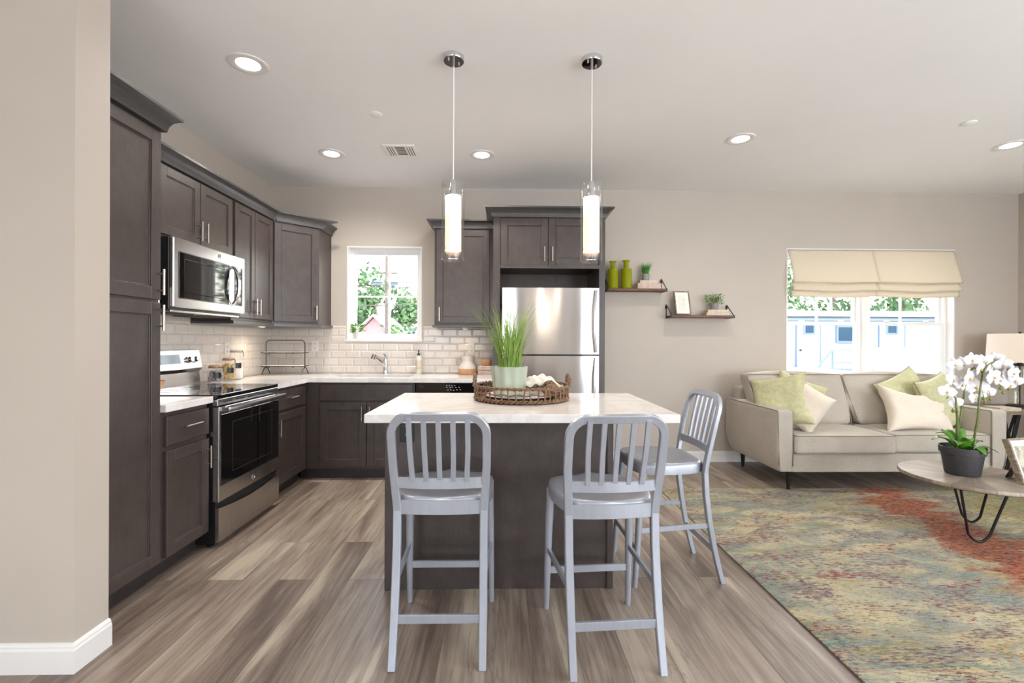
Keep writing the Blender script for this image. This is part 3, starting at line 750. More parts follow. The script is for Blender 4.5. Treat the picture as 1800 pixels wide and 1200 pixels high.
# storage drawer with curved upper lip
n = 20; mb = MB(T)
pts = [(a+.004, .035), (b-.004, .035)]
pts += [(b-.004-(b-a-.008)*k/n, .24-.028*math.sin(PI*k/n)) for k in range(n+1)]
mb.prism(pts, .0, .02, 'y', b=0).build('storage_drawer', 'steel', c)
MB(T).box(a+.004, b-.004, -.03, -.002, .03, .272).build('drawer_recess', 'black', c)
ring_badge(od, T, 3.19, .0215, .318)
mb = MB(T)
for u_ in (a+.04, b-.04):
    for d_ in (-.05, -.5): mb.lathe([(0, 0), (.018, 0), (.018, .01), (.01, .012), (.01, .03)], 12, (u_, d_, 0))
mb.build('levelling_feet', 'black', c)
# backguard
bgd = MB().prism([(XL+.012, .915), (XL+.085, .915), (XL+.075, 1.01), (XL+.098, 1.04), (XL+.072, 1.175), (XL+.012, 1.18)], a, b, 'y', b=.003).build('backguard', 'steel', c)
fn = V((.135, 0, .026)).normalized()
def on_guard(u, s, d=0):      # s 0..1 up the slanted face
    return V((XL+.098-.026*s, u, 1.04+.135*s))+V((.982, 0, .189))*d
mb = MB()
A_ = [on_guard(u_, s_, d_) for d_ in (0, .003) for (u_, s_) in ((2.90, .3), (3.33, .3), (3.33, .78), (2.90, .78))]
vs = [mb.bm.verts.new(p) for p in A_]
for q in ((0, 1, 2, 3), (4, 5, 6, 7), (0, 1, 5, 4), (1, 2, 6, 5), (2, 3, 7, 6), (3, 0, 4, 7)): mb.bm.faces.new([vs[i] for i in q])
bmesh.ops.recalc_face_normals(mb.bm, faces=mb.bm.faces)
mb.build('display', 'display', bgd)
for u_ in (2.835, 2.875, 3.42, 3.485):
    p = on_guard(u_, .48); q = on_guard(u_, .48, .03)
    MB().tube([p, p+(q-p)*.2, p+(q-p)*.25, q], [.026, .026, .02, .018], 16).build('knob', 'chrome', bgd, smooth=40)

# microwave
c = thing('microwave', (XL+.2, 3.17, 1.43), 'stainless over-the-range microwave mounted above the range', 'microwave')
T = TL(XL+.385); a, b = 2.792, 3.552
MB(T).box(a, b, -.383, 0, 1.432, 1.865, .003).build('case', 'black', c)
dr = MB(T).box(a, b, 0, .03, 1.445, 1.865, .006).build('door', 'steel', c)
MB(T).box(a+.045, b-.20, .027, .032, 1.50, 1.785, .006).build('door_glass', 'glassblack', dr)
MB(T).box(a+.085, b-.26, .031, .0335, 1.535, 1.745, .004).build('door_screen', 'display' if False else 'glassblack', dr)
MB(T).box(b-.135, b-.03, .027, .032, 1.50, 1.785, .004).build('keypad', 'glassblack', dr)
pts = [(b-.165, .03+.05*math.sin(PI*t)**.6, 1.50+.28*t) for t in [i/14 for i in range(15)]]
MB(T).tube(pts, 1, flat=(.03, .012, (1, 0, 0))).build('handle', 'chrome', dr, smooth=40)
ring_badge(dr, T, 3.24, .0315, 1.825, .014)
MB(T).box(a+.02, b-.02, -.37, .0, 1.418, 1.432, .003).build('underside', 'steel', c)
mb = MB(T).box(a+.06, a+.3, -.3, -.05, 1.412, 1.419).box(b-.3, b-.06, -.3, -.05, 1.412, 1.419)
mb.build('grease_filters', 'slot', c)

# ------------------------------------------------------------------ island
c = thing('kitchen_island', (0, 2.65, 0), 'dark grey kitchen island base under the white top', 'kitchen island')
MB().box(-.583, .562, 2.335, 2.96, .0, .874, .002).build('carcass', 'cab', c)
MB().box(-.585, -.545, 2.327, 2.345, 0, .874, .002).build('corner_post', 'cab', c)
MB().box(.532, .564, 2.327, 2.345, 0, .874, .002).build('corner_post', 'cab', c)
TI = Matrix(((-1, 0, 0, 0), (0, 1, 0, 2.96), (0, 0, 1, 0), (0, 0, 0, 1)))
shaker('door', c, TI, -.55, -.19, .115, .85, handle=(-.22, .75)); shaker('door', c, TI, -.18, .19, .115, .85, handle=(.16, .75)); shaker('door', c, TI, .20, .57, .115, .85, handle=(.23, .75))
tag(MB().box(-.628, .823, 2.118, 2.998, .874, .914, .003).build('island_countertop', 'quartz'), 'rectangular white quartz top of the kitchen island', 'countertop')
def outlet(name, T, u, z, mat, label, slot='slot', d0=0):
    o = thing(name, T @ V((u, d0, z)), label, 'outlet')
    pl = MB(T).box(u-.036, u+.036, d0, d0+.006, z-.058, z+.058, .002).build('cover_plate', mat, o)
    mb = MB(T)
    for dz in (-.022, .022):
        mb.box(u-.009, u-.005, d0+.0061, d0+.0068, z+dz-.004, z+dz+.006).box(u+.005, u+.009, d0+.0061, d0+.0068, z+dz-.004, z+dz+.006)
    mb.build('slots', slot, o); return o
outlet('power_outlet', TB(2.335), -.475, .80, 'black', 'black power outlet on the island front under the white top', 'concrete')
outlet('power_outlet', TB(D), -1.915, 1.19, 'almond', 'pale wall outlet on the tiles beside the wire rack', d0=.0075)
outlet('power_outlet', TB(D), -.32, 1.17, 'almond', 'pale wall outlet above the two-tone ceramic jug', d0=.0075)
outlet('power_outlet', TL(XL), 4.02, 1.17, 'almond', 'pale wall outlet on the side wall above the glass jars', d0=.0075)

# ------------------------------------------------------------------ bar stools (built facing +y: the seat points to +y, the back is at -y)
def make_stool():
    r = thing('bar_stool', (0, 0, 0), '', 'bar stool', 'brushed aluminium counter stools around the island')
    L = dict(local=True)
    # seat: rounded trapezoid, dished, with an apron
    def outline(s=1.0, n=56):
        pts = []
        for k in range(n):
            a = 2*PI*k/n; ca, sa = math.cos(a), math.sin(a)
            e_ = .48
            x = math.copysign(abs(ca)**e_, ca); y = math.copysign(abs(sa)**e_, sa)
            w_ = .208 if y > 0 else .208-.03*(-y)
            pts.append((x*w_*s, y*.19*s))
        return pts
    mb = MB(); rings = []
    def zt(x, y):
        q = max(0, 1-((x/.19)**2+((y+.02)/.17)**2)); return .628-.016*min(1, q*1.6)+.012*math.exp(-(x/.03)**2)*max(0, y/.19)
    for s_, kind in ((.12, 't'), (.35, 't'), (.6, 't'), (.8, 't'), (.93, 't'), (.985, 'e'), (1.0, 'a'), (1.0, 'b'), (.97, 'b')):
        o_ = outline(s_); ring = []
        for x, y in o_:
            if kind == 't': z = zt(x, y)
            elif kind == 'e': z = .622
            elif kind == 'a': z = .61
            else: z = .572
            ring.append(mb.bm.verts.new((x, y, z)))
        rings.append(ring)
    n_ = len(rings[0]); mb.bm.faces.new(rings[0])
    for A, B in zip(rings, rings[1:]):
        for k in range(n_): mb.bm.faces.new((A[k], A[(k+1) % n_], B[(k+1) % n_], B[k]))
    mb.bm.faces.new(rings[-1][::-1]); bmesh.ops.recalc_face_normals(mb.bm, faces=mb.bm.faces)
    mb.build('seat', 'aluminium', r, smooth=50, **L)
    # back frame: one bent flat tube over the top
    def rear(z):   # y of the rear upright at height z
        if z < .57: return -.178-.095*((.57-z)/.57)**1.7
        return -.178-.085*((z-.57)/.40)**1.3
    def hw(z):
        if z < .57: return .172+.0*z
        return .172+.012*min(1, (z-.57)/.2)
    R = .075; zt_ = .962
    path = [(-hw(z), rear(z), z) for z in (.57, .62, .68, .76, .83, zt_-R)]
    W_ = hw(zt_)
    for k in range(1, 8):
        a = PI/2*k/8; path.append((-W_+R-R*math.cos(a), rear(zt_-R+R*math.sin(a)), zt_-R+R*math.sin(a)))
    for k in range(1, 8): xx = -W_+R+(2*(W_-R))*k/8; path.append((xx, rear(zt_)-.012*(1-(xx/W_)**2), zt_))
    path += [(-p_[0], p_[1], p_[2]) for p_ in path[:13][::-1]]
    MB().tube(path, 1, flat=(.032, .022, (1, 0, 0))).build('back_frame', 'aluminium', r, smooth=35, **L)
    # legs
    for s_ in (-1, 1):
        zs = [.575, .45, .33, .22, .12, .05, 0]
        MB().tube([(s_*hw(z), rear(z), z) for z in zs], [1, 1, 1, .98, .95, .92, .9], flat=(.032, .026, (1, 0, 0))).build('leg', 'aluminium', r, smooth=35, **L)
        MB().tube([(s_*.185, .15, .58), (s_*.190, .168, .4), (s_*.194, .183, .18), (s_*.196, .195, 0)], [.02, .018, .0155, .0125], 12).build('leg', 'aluminium', r, smooth=35, **L)
        MB().tube([(s_*.172, rear(.30), .30), (s_*.192, .176, .285)], 1, flat=(.014, .026, (1, 0, 0))).build('side_stretcher', 'aluminium', r, smooth=35, **L)
    MB().tube([(-.165, rear(.17), .17), (.165, rear(.17), .17)], 1, flat=(.034, .014, (0, 0, 1))).build('rear_stretcher', 'aluminium', r, smooth=35, **L)
    MB().tube([(-.19, .183, .185), (.19, .183, .185)], 1, flat=(.032, .014, (0, 0, 1))).build('front_stretcher', 'aluminium', r, smooth=35, **L)
    pts = [(x, rear(.69)-.018*(1-(x/.17)**2), .69) for x in [-.172+.344*k/10 for k in range(11)]]
    MB().tube(pts, 1, flat=(.042, .014, (0, 0, 1))).build('back_rail', 'aluminium', r, smooth=35, **L)
    pts = [(x, -.178-.014*(1-(x/.17)**2), .588) for x in [-.172+.344*k/10 for k in range(11)]]
    MB().tube(pts, 1, flat=(.056, .012, (0, 0, 1))).build('seat_rail', 'aluminium', r, smooth=35, **L)
    for k in range(5):
        x = (k-2)*.056; xb = (k-2)*.053
        MB().tube([(xb, rear(.70)-.016, .70), (x, rear(.83)-.016, .83), (x, rear(.955)-.014, .955)], 1, flat=(.02, .012, (1, 0, 0))).build('slat', 'aluminium', r, smooth=35, **L)
    return r
s1 = make_stool(); s1.location = (-.243, 2.035, 0)
s2 = copy_tree(s1); s2.location = (.42, 1.985, 0); s2.rotation_euler = (0, 0, math.radians(3.8))
s3 = copy_tree(s1); s3.location = (.87, 2.545, 0); s3.rotation_euler = (0, 0, math.radians(91.5))
s1['label'] = 'grey metal slat-back stool in front of the island, beside the range side'
s2['label'] = 'grey metal slat-back stool at the island front, turned slightly, nearer the rug'
s3['label'] = 'grey metal slat-back stool at the island end, facing sideways beside the rug'

# ------------------------------------------------------------------ ceiling fixtures
def downlight(x, y, label):
    o = thing('recessed_downlight', (x, y, CZ), label, 'ceiling light', 'recessed ceiling downlights')
    MB().lathe([(.062, -.001), (.066, -.004), (.095, -.007), (.105, -.004), (.106, 0)], 40, (x, y, CZ)).build('trim_ring', 'trim', o, smooth=40)
    MB().lathe([(0, -.0035), (.064, -.003)], 32, (x, y, CZ)).build('lens', 'led', o)
    lamp('downlight_lamp', 'SPOT', 62 if x < 0 and y > 3 else 36, (1, .95, .88), (x, y, CZ-.02), (0, 0, -1), spot_size=2.8, spot_blend=1, shadow_soft_size=.06)
for x, y, l in ((-1.455, 2.675, 'round recessed downlight near the pantry cabinet'), (-1.446, 3.94, 'round recessed downlight above the range corner, beside the ceiling vent'),
                (-.179, 3.925, 'round recessed downlight between the two pendants and the back wall'), (1.842, 3.555, 'round recessed downlight above the space between shelves and island stool'),
                (4.04, 3.603, 'round recessed downlight above the sofa')):
    downlight(x, y, l)
for x, y in ((-1.4, -.2), (2.7, -1.0), (3.6, .8)):
    lamp('downlight_lamp', 'SPOT', 36, (1, .95, .88), (x, y, CZ-.02), (0, 0, -1), spot_size=2.5, spot_blend=1, shadow_soft_size=.06)
tag(MB().lathe([(0, -.006), (.036, -.006), (.042, -.003), (.042, 0)], 28, (-.885, 3.246, CZ)).build('sprinkler_cover', 'white', smooth=40), 'small white round sprinkler cover near the ceiling vent', 'sprinkler cover')
tag(MB().lathe([(0, -.008), (.038, -.008), (.044, -.004), (.044, 0)], 28, (3.334, 3.248, CZ)).build('sprinkler_cover', 'ceiling', smooth=40), 'small white round sprinkler cover on the ceiling above the sofa', 'sprinkler cover')
c = thing('ceiling_vent', (-.845, 3.855, CZ), 'white square ceiling air vent with slats', 'vent')
vx, vy = -.845, 3.855
MB().box(vx-.13, vx+.13, vy-.115, vy+.115, CZ-.008, CZ, .002).build('frame', 'white', c)
mb = MB()
for k in range(6): mb.box(vx-.035, vx+.045, vy-.085+k*.028, vy-.072+k*.028, CZ-.0095, CZ-.0081)
for k in range(3): mb.box(vx-.10+k*.02, vx-.094+k*.02, vy-.085, vy+.085, CZ-.0095, CZ-.0081).box(vx+.06+k*.02, vx+.066+k*.02, vy-.085, vy+.085, CZ-.0095, CZ-.0081)
mb.build('slots', 'slot', c)
def pendant(x, y, label):
    o = thing('pendant_light', (x, y, CZ), label, 'pendant light', 'glass cylinder pendants over the island')
    cp = MB().lathe([(.058, 0), (.058, -.024), (.055, -.028), (0, -.029)], 36, (x, y, CZ)).build('canopy', 'chrome', o, smooth=40)
    mb = MB()
    for a in (.7, .7+PI): mb.tube([(x+.034*math.cos(a), y+.034*math.sin(a), CZ-.028), (x+.034*math.cos(a), y+.034*math.sin(a), CZ-.038)], .005, 8)
    mb.tube([(x, y, CZ-.028), (x, y, CZ-.06)], .007, 10).build('canopy_screws', 'chrome', cp, smooth=40)
    MB().tube([(x, y, CZ-.05), (x, y, 2.125)], .0035, 8).build('cord', 'white', o, smooth=40)
    MB().lathe([(0, 2.145), (.012, 2.14), (.02, 2.12), (.02, 2.06), (.044, 2.056), (.044, 2.05), (0, 2.05)], 24, (x, y, 0)).build('lamp_holder', 'chrome', o, smooth=40)
    g = MB().lathe([(.062, 1.695), (.062, 2.125), (.060, 2.125), (.060, 1.695), (.062, 1.695)], 40, (x, y, 0)).build('outer_glass', 'clear', o, smooth=40)
    g = MB().lathe([(.047, 1.715), (.047, 1.77), (.045, 1.77), (.045, 1.715), (.047, 1.715)], 40, (x, y, 0)).build('inner_glass', 'clear', o, smooth=40)
    f = MB().lathe([(.0445, 0), (.0445, .30), (.042, .30), (.042, 0), (.0445, 0)], 36).build('frosted_tube', 'frost', o, smooth=40, local=True)
    f.location = (0, 0, 1.75-CZ)
    lamp('pendant_bulb', 'POINT', 5, (1, .84, .66), (x, y, 1.66), shadow_soft_size=.04)
pendant(-.275, 2.575, 'glass cylinder pendant over the island, on the range side')
pendant(.494, 2.575, 'glass cylinder pendant over the island, in front of the refrigerator')
# puck lights under the cabinets
for x, y, l in ((-2.18, 4.25, 'small round puck light under the corner cabinet'), (-.37, D-.16, 'small round puck light under the single-door wall cabinet')):
    o = thing('puck_light', (x, y, UZ0-.03), l, 'cabinet light')
    MB().lathe([(.022, -.008), (.03, -.006), (.032, 0)], 24, (x, y, UZ0-.026)).build('rim', 'white', o, smooth=40)
    MB().lathe([(0, -.008), (.022, -.008)], 24, (x, y, UZ0-.0265)).build('lens', 'puck', o)
    lamp('puck_lamp', 'SPOT', 5 if x < -1 else 1.6, (1, .82, .6), (x, y, UZ0-.04), (0, 0, -1), spot_size=2.7, spot_blend=1, shadow_soft_size=.03)

# ------------------------------------------------------------------ kitchen counter things
# wire rack
c = thing('wire_rack', (-2.08, 4.55, CT1), 'two-tier dark wire serving rack in the counter corner', 'rack')
x0, x1, yr, z1 = -2.30, -1.925, 4.56, 1.25
pts = [(x0, yr, CT1+.06), (x0, yr, z1-.04)]+[(x0+.04-.04*math.cos(a), yr, z1-.04+.04*math.sin(a)) for a in [PI/8*k for k in range(1, 5)]]
pts += [(x1-.04+.04*math.sin(a), yr, z1-.04+.04*math.cos(a)) for a in [PI/8*k for k in range(0, 5)]]+[(x1, yr, CT1+.06)]
MB().tube(pts, .004, 8).build('arch', 'bronze', c, smooth=50)
for x in (x0, x1): MB().tube([(x, yr-.08, CT1+.004), (x, yr-.04, CT1+.055), (x, yr, CT1+.08), (x, yr+.04, CT1+.055), (x, yr+.08, CT1+.004)], .004, 8).build('foot', 'bronze', c, smooth=50)
for z in (CT1+.085, CT1+.215):
    t_ = MB().tube([(x0, yr-.09, z), (x1, yr-.09, z), (x1, yr+.09, z), (x0, yr+.09, z)], .0035, 8, closed=True)
    for k in (-.05, 0, .05): t_.tube([(x0, yr+k, z-.004), (x1, yr+k, z-.004)], .002, 6)
    for u_ in (.2, .8): t_.tube([(x0+(x1-x0)*u_, yr-.09, z), (x0+(x1-x0)*u_, yr-.09, z-.012)], .006, 8)
    t_.build('tier', 'bronze', c, smooth=50)
    MB().box(x0+.004, x1-.004, yr-.086, yr+.086, z+.003, z+.009, .001).build('tray_plate', 'plate', c)
# glass jars
def jar(x, y, r, h, fill, fillmat, label):
    o = thing('glass_jar', (x, y, CT1), label, 'jar', 'clip-top glass jars beside the range')
    z = CT1+.0005
    MB().lathe([(0, 0), (r*.92, 0), (r, .012), (r, h-.03), (r*.82, h-.008), (r*.82, h)], 28, (x, y, z)).build('glass_body', 'clear', o, smooth=40)
    mb = MB(); rr = r*.93
    if fill == 'powder': mb.lathe([(0, .004), (rr, .004), (rr, h*.42), (rr*.6, h*.5), (0, h*.52)], 24, (x, y, z))
    else:
        rnd = random.Random(int(x*1000))
        for k in range(110):
            a = rnd.uniform(0, 2*PI); q = rr*.88*math.sqrt(rnd.uniform(.3, 1)); hh = rnd.uniform(.014, h*.78)
            mb.ball((x+q*math.cos(a), y+q*math.sin(a), z+hh), rnd.uniform(.007, .011), (1, 1, rnd.uniform(.6, 1.3)), 1)
    mb.build('filling', fillmat, o, smooth=True)
    MB().lathe([(0, h+.014), (r*.8, h+.014), (r*.86, h+.008), (r*.86, h), (0, h)], 28, (x, y, z)).build('lid', 'palewood' if fill != 'powder' else 'glaze', o, smooth=40)
    MB().tube([(x+r*.88*math.cos(2*PI*k/28), y+r*.88*math.sin(2*PI*k/28), z+h-.004) for k in range(28)], .0025, 6, closed=True).tube([(x+r*.9, y, z+h+.01), (x+r*1.08, y, z+h-.01), (x+r*1.02, y, z+h-.04)], .002, 6).build('wire_clip', 'bronze', o, smooth=50)
    a = -.75; cx, cy = math.cos(a), math.sin(a); zz = z+h*.5
    def f(u, v): q = a+(u-.5)*.75*.05/r*1.2; return V((x+(r+.0015)*math.cos(q), y+(r+.0015)*math.sin(q), zz+(v-.5)*.045))
    MB().grid(f, 6, 1).build('chalk_tag', 'black', o, smooth=True)
M['pasta'] = speckled('dry_pasta', (196, 160, 92), (226, 196, 130), 40, .7)
M['coffee'] = speckled('wrapped_sweets', (120, 110, 110), (196, 188, 186), 50, .5)
M['flour'] = flat('flour', (238, 234, 228), .9)
jar(-2.22, 3.637, .055, .125, 'bits', 'coffee', 'short glass jar nearest the range, lowest of the three jars')
jar(-2.24, 3.84, .05, .175, 'bits', 'pasta', 'middle-height glass jar filled with dry pasta')
jar(-2.285, 4.03, .055, .235, 'powder', 'flour', 'tallest glass jar, half filled with white powder')
# wooden bowl on the small worktop
c = thing('wooden_bowl', (-1.95, 2.58, CT1), 'pale wooden bowl on the short counter beside the pantry', 'bowl')
bx, by = -2.0, 2.585
MB().lathe([(0, .0), (.05, .0), (.055, .006), (.095, .05), (.125, .105), (.119, .105), (.088, .055), (.045, .014), (0, .012)], 36, (bx, by, CT1+.0005)).build('bowl', 'palewood', c, smooth=40)
def f(u, v): q = -.62+(u-.5)*.34; rr = .1085+.013*v; return V((bx+rr*math.cos(q), by+rr*math.sin(q), CT1+.05+.036*v))
MB().grid(f, 4, 2).build('label_patch', 'display', c, smooth=True)
# soap bottle
c = thing('soap_bottle', (-.835, 4.66, CT1), 'pale soap bottle with black pump behind the counter edge', 'bottle')
x, y = -.84, 4.68
MB().lathe([(0, 0), (.029, 0), (.031, .006), (.031, .168), (.024, .182), (.012, .186), (.012, .19), (0, .19)], 24, (x, y, CT1)).build('body', 'soap', c, smooth=40)
MB().lathe([(.0315, .05), (.0315, .14)], 24, (x, y, CT1)).build('paper_label', 'bookpaper', c, smooth=True)
MB().lathe([(0, .19), (.015, .19), (.015, .205), (.006, .21), (.005, .228), (.009, .23), (.009, .24), (0, .242)], 16, (x, y, CT1)).tube([(x, y, CT1+.236), (x+.006, y-.03, CT1+.234)], .004, 8).build('pump', 'black', c, smooth=40)
# ceramic jug
c = thing('ceramic_vase', (-.33, 4.62, CT1), 'two-tone ceramic vase with tan lower half on the back counter', 'vase')
x, y = -.345, 4.62
MB().lathe([(0, 0), (.082, 0), (.088, .01), (.09, .05), (.0885, .062)], 36, (x, y, CT1)).build('raw_clay_base', 'tan', c, smooth=40)
MB().lathe([(.0885, .062), (.083, .085), (.062, .115), (.056, .14), (.068, .185), (.064, .185), (.052, .14), (.055, .115), (.0, .1)], 36, (x, y, CT1)).build('glazed_top', 'glaze', c, smooth=40)
# blush book-like box with vase on it
c = thing('stacked_box', (-.17, 4.62, CT1), 'worn blush storage box below the glass vase on the back counter', 'box')
MB().box(-.235, -.095, 4.55, 4.68, CT1, CT1+.05, .003).box(-.23, -.10, 4.545, 4.685, CT1+.024, CT1+.03).build('body', 'blush', c)
MB().box(-.24, -.09, 4.545, 4.685, CT1+.052, CT1+.09, .003).build('lid', 'blush', c)
c = thing('glass_vase', (-.15, 4.62, CT1+.09), 'clear glass vase with tan base standing on the blush box', 'vase')
x, y = -.158, 4.61
MB().lathe([(0, 0), (.04, 0), (.05, .02), (.052, .06), (.05, .065)], 28, (x, y, CT1+.0905)).build('tan_base', 'tan', c, smooth=40)
MB().lathe([(.05, .065), (.05, .10), (.034, .14), (.032, .19), (.04, .215)], 28, (x, y, CT1+.0905)).build('glass_neck', 'clear', c, smooth=40)
# plant on the window sill
def leafy(mb, base, n, spread, h, size, rnd, up=.3):
    for k in range(n):
        a = rnd.uniform(0, 2*PI); q = rnd.uniform(0, 1)**.6*spread; z = rnd.uniform(.1, 1)*h
        p = V(base)+V((q*math.cos(a), q*math.sin(a), z)); d = V((math.cos(a), math.sin(a), rnd.uniform(-.2, .9))).normalized()
        w = d.orthogonal().normalized(); w = Matrix.Rotation(rnd.uniform(0, PI), 3, d) @ w; s = size*rnd.uniform(.6, 1.2)
        m_ = p+d*s*.5; nrm = d.cross(w)
        vs = [mb.bm.verts.new(u) for u in (p, m_+w*s*.3, p+d*s, m_-w*s*.3)]; mid = mb.bm.verts.new(m_+nrm*s*.08)
        for i in range(4): mb.bm.faces.new((vs[i], vs[(i+1) % 4], mid))
c = thing('potted_plant', (-1.5, D+.04, 1.26), 'small green plant in a white pot on the kitchen window sill', 'plant')
x, y, z = -1.49, D+.035, 1.2605
MB().lathe([(0, 0), (.03, 0), (.036, .075), (.032, .075), (.028, .06), (0, .058)], 24, (x, y, z)).build('pot', 'white', c, smooth=40)
mb = MB(); rnd = random.Random(3); leafy(mb, (x, y, z+.06), 90, .05, .09, .04, rnd)
mb.build('leaves', 'leaf', c, smooth=True)

# ------------------------------------------------------------------ island tray and its things
tx, ty, tz = .112, 2.68, CT1
c = thing('rattan_tray', (tx, ty, tz), 'round brown rattan gallery tray with two handles on the island', 'tray')
def circ(r, z, n=72, j=0, rnd=random.Random(5)): return [(tx+(r+rnd.uniform(-j, j))*math.cos(2*PI*k/n), ty+(r+rnd.uniform(-j, j))*math.sin(2*PI*k/n), z+rnd.uniform(-j, j)) for k in range(n)]
def twisted(mb, r, z, amp=.006, turns=26, rad=.0055):
    for ph in (0, PI): mb.tube([(tx+(r+amp*math.cos(turns*t+ph))*math.cos(t), ty+(r+amp*math.cos(turns*t+ph))*math.sin(t), z+amp*math.sin(turns*t+ph)) for t in [2*PI*k/156 for k in range(156)]], rad, 6, closed=True)
mb = MB(); twisted(mb, .265, tz+.014, .007, 30, .0065); mb.build('base_rim', 'rattan', c, smooth=60)
mb = MB(); twisted(mb, .268, tz+.082, .005, 26, .005); mb.build('top_rim', 'rattan', c, smooth=60)
mb = MB(); rnd = random.Random(9)
mb.tube([(tx+.267*math.cos(2*PI*k/72), ty+.267*math.sin(2*PI*k/72), tz+.05+.004*math.sin(k*1.7)) for k in range(72)], .0035, 6, closed=True)
for k in range(44):
    a = 2*PI*k/44; da = rnd.uniform(-.05, .05)
    mb.tube([(tx+.266*math.cos(a), ty+.266*math.sin(a), tz+.012), (tx+.271*math.cos(a+da*.5), ty+.271*math.sin(a+da*.5), tz+.05), (tx+.268*math.cos(a+da), ty+.268*math.sin(a+da), tz+.082)], .0042, 6)
mb.build('lattice', 'rattan', c, smooth=60)
MB().lathe([(0, .004), (.262, .004), (.262, .012), (0, .012)], 48, (tx, ty, tz)).build('base', 'rattan', c, smooth=40)
for s_ in (-1, 1):
    mb = MB()
    for o_ in (0, PI):
        mb.tube([(tx+s_*(.27+.006*math.cos(9*t+o_)), ty+.075*math.cos(t), tz+.082+.062*math.sin(t)+.004*math.sin(9*t+o_)) for t in [PI*k/20 for k in range(21)]], .0055, 6)
    mb.build('handle', 'rattan', c, smooth=60)
c = tag(MB().lathe([(0, .0), (.14, .0), (.2, .014), (.205, .017), (.198, .018), (.14, .005), (0, .004)], 48, (tx-.01, ty-.005, tz+.0125)).build('plate', 'plate', smooth=40), 'wide white plate lying in the rattan tray', 'plate')
# grass in a green pot
px, py, pz = .042, 2.70, CT1+.0175
c = thing('potted_grass', (px, py, pz), 'tall grass in fluted pale green glass pot inside the rattan tray', 'plant')
MB().lathe([(0, 0), (.082, 0), (.088, .006), (.102, .165), (.105, .172), (.099, .172), (.094, .16), (.082, .012), (0, .01)], 80, (px, py, pz), flute=(10, .05)).build('pot', 'greenpot', c, smooth=60)
mb = MB().lathe([(0, .145), (.09, .145)], 30, (px, py, pz)); mb.build('moss', 'leafdark', c)
def blades(base, n, r0, hmin, hmax, lean, w, rnd, seg=6, bend=1.0, lean_bias=0):
    mb = MB()
    for k in range(n):
        a = rnd.uniform(0, 2*PI); q = r0*math.sqrt(rnd.random()); h = rnd.uniform(hmin, hmax)
        p = V(base)+V((q*math.cos(a), q*math.sin(a), 0)); la = a+rnd.uniform(-.6, .6); d = V((math.cos(la), math.sin(la), 0)); sd = V((-d.y, d.x, 0))
        l = lean*rnd.uniform(.1, 1)**1.2*h; ww = w*rnd.uniform(.6, 1.1); prev = None
        for i in range(seg+1):
            t = i/seg; c_ = p+V((0, 0, h*(t-.12*bend*t**3*lean)))+d*l*(t**1.8); hw_ = ww*(1-t**2.2)*.5+.0002
            A = mb.bm.verts.new(c_-sd*hw_); B = mb.bm.verts.new(c_+sd*hw_)
            if prev: mb.bm.faces.new((prev[0], prev[1], B, A))
            prev = (A, B)
    return mb
rnd = random.Random(21)
mb = blades((px, py, pz+.14), 330, .065, .14, .46, .62, .0042, rnd); mb.build('grass_blades', 'grass', c, smooth=True)
# towel
mb = MB()
def f(u, v):
    x = .125+.24*u; y = ty+.06+.11*v
    z = tz+.03+.095*math.sin(PI*min(1, .12+u*.88))**.6*(math.sin(PI*(.1+.8*v)))**.5 + .008*math.sin(u*26+v*4)+.006*math.sin(v*21-u*6)
    return V((x+.01*math.sin(v*17), y, z))
mb.grid(f, 40, 24); tag(mb.build('tea_towel', 'towel', smooth=True, solid=.004), 'crumpled ivory tea towel lying in the rattan tray', 'towel')
# small rattan balls
c = tag(MB().ball((tx+.165, ty-.08, tz+.057), .042).build('wooden_ball', 'rattan', smooth=True), 'small brown ball near the tray rim, beside the towel', 'decorative ball')
mb = MB(); rnd = random.Random(31); cx, cy, cz = tx+.165, ty-.005, tz+.06
for k in range(12):
    ax = V((rnd.gauss(0, 1), rnd.gauss(0, 1), rnd.gauss(0, 1))).normalized(); u_ = ax.orthogonal().normalized(); v_ = ax.cross(u_)
    mb.tube([V((cx, cy, cz))+(u_*math.cos(2*PI*j/24)+v_*math.sin(2*PI*j/24))*(.042+.0005*k) for j in range(24)], .004, 5, closed=True)
tag(mb.build('wicker_ball', 'rattan', smooth=True), 'open wicker ball against the tray handle', 'decorative ball')

# ------------------------------------------------------------------ floating shelves and contents
def shelf(x0, x1, z, label):
    c = thing('floating_shelf', ((x0+x1)/2, D, z), label, 'shelf', 'walnut wall shelves with black brackets')
    MB().box(x0+.012, x1-.012, D-.16, D-.002, z-.026, z-.004, .002).build('board', 'shelfwood', c)
    for x, s_ in ((x0+.006, 1), (x1-.006, -1)):
        mb = MB().tube([(x, D-.162, z-.026), (x, D-.006, z+.118), (x, D-.004, z-.026)], 1, flat=(.006, .01, (1, 0, 0))) if False else MB()
        mb.tube([(x, D-.165, z-.012), (x, D-.012, z+.108), (x, D-.005, z+.112), (x, D-.005, z+.10), (x, D-.005, z-.03)], .0045, 8)
        mb.box(x-.012, x+.012, D-.166, D-.002, z-.031, z-.026, .001).box(x-.006, x+.014*s_ if s_ > 0 else x+.006, D-.168, D-.164, z-.03, z-.002)
        mb.box(x-.012, x+.012, D-.005, D-.001, z+.07, z+.10)
        mb.build('bracket', 'blackmetal', c, smooth=40)
S1, S2 = 1.788, 1.522
shelf(1.058, 1.658, S1, 'upper walnut wall shelf beside the refrigerator, with the green bottles')
shelf(1.70, 2.345, S2, 'lower walnut wall shelf nearer the sofa, with the picture frame')
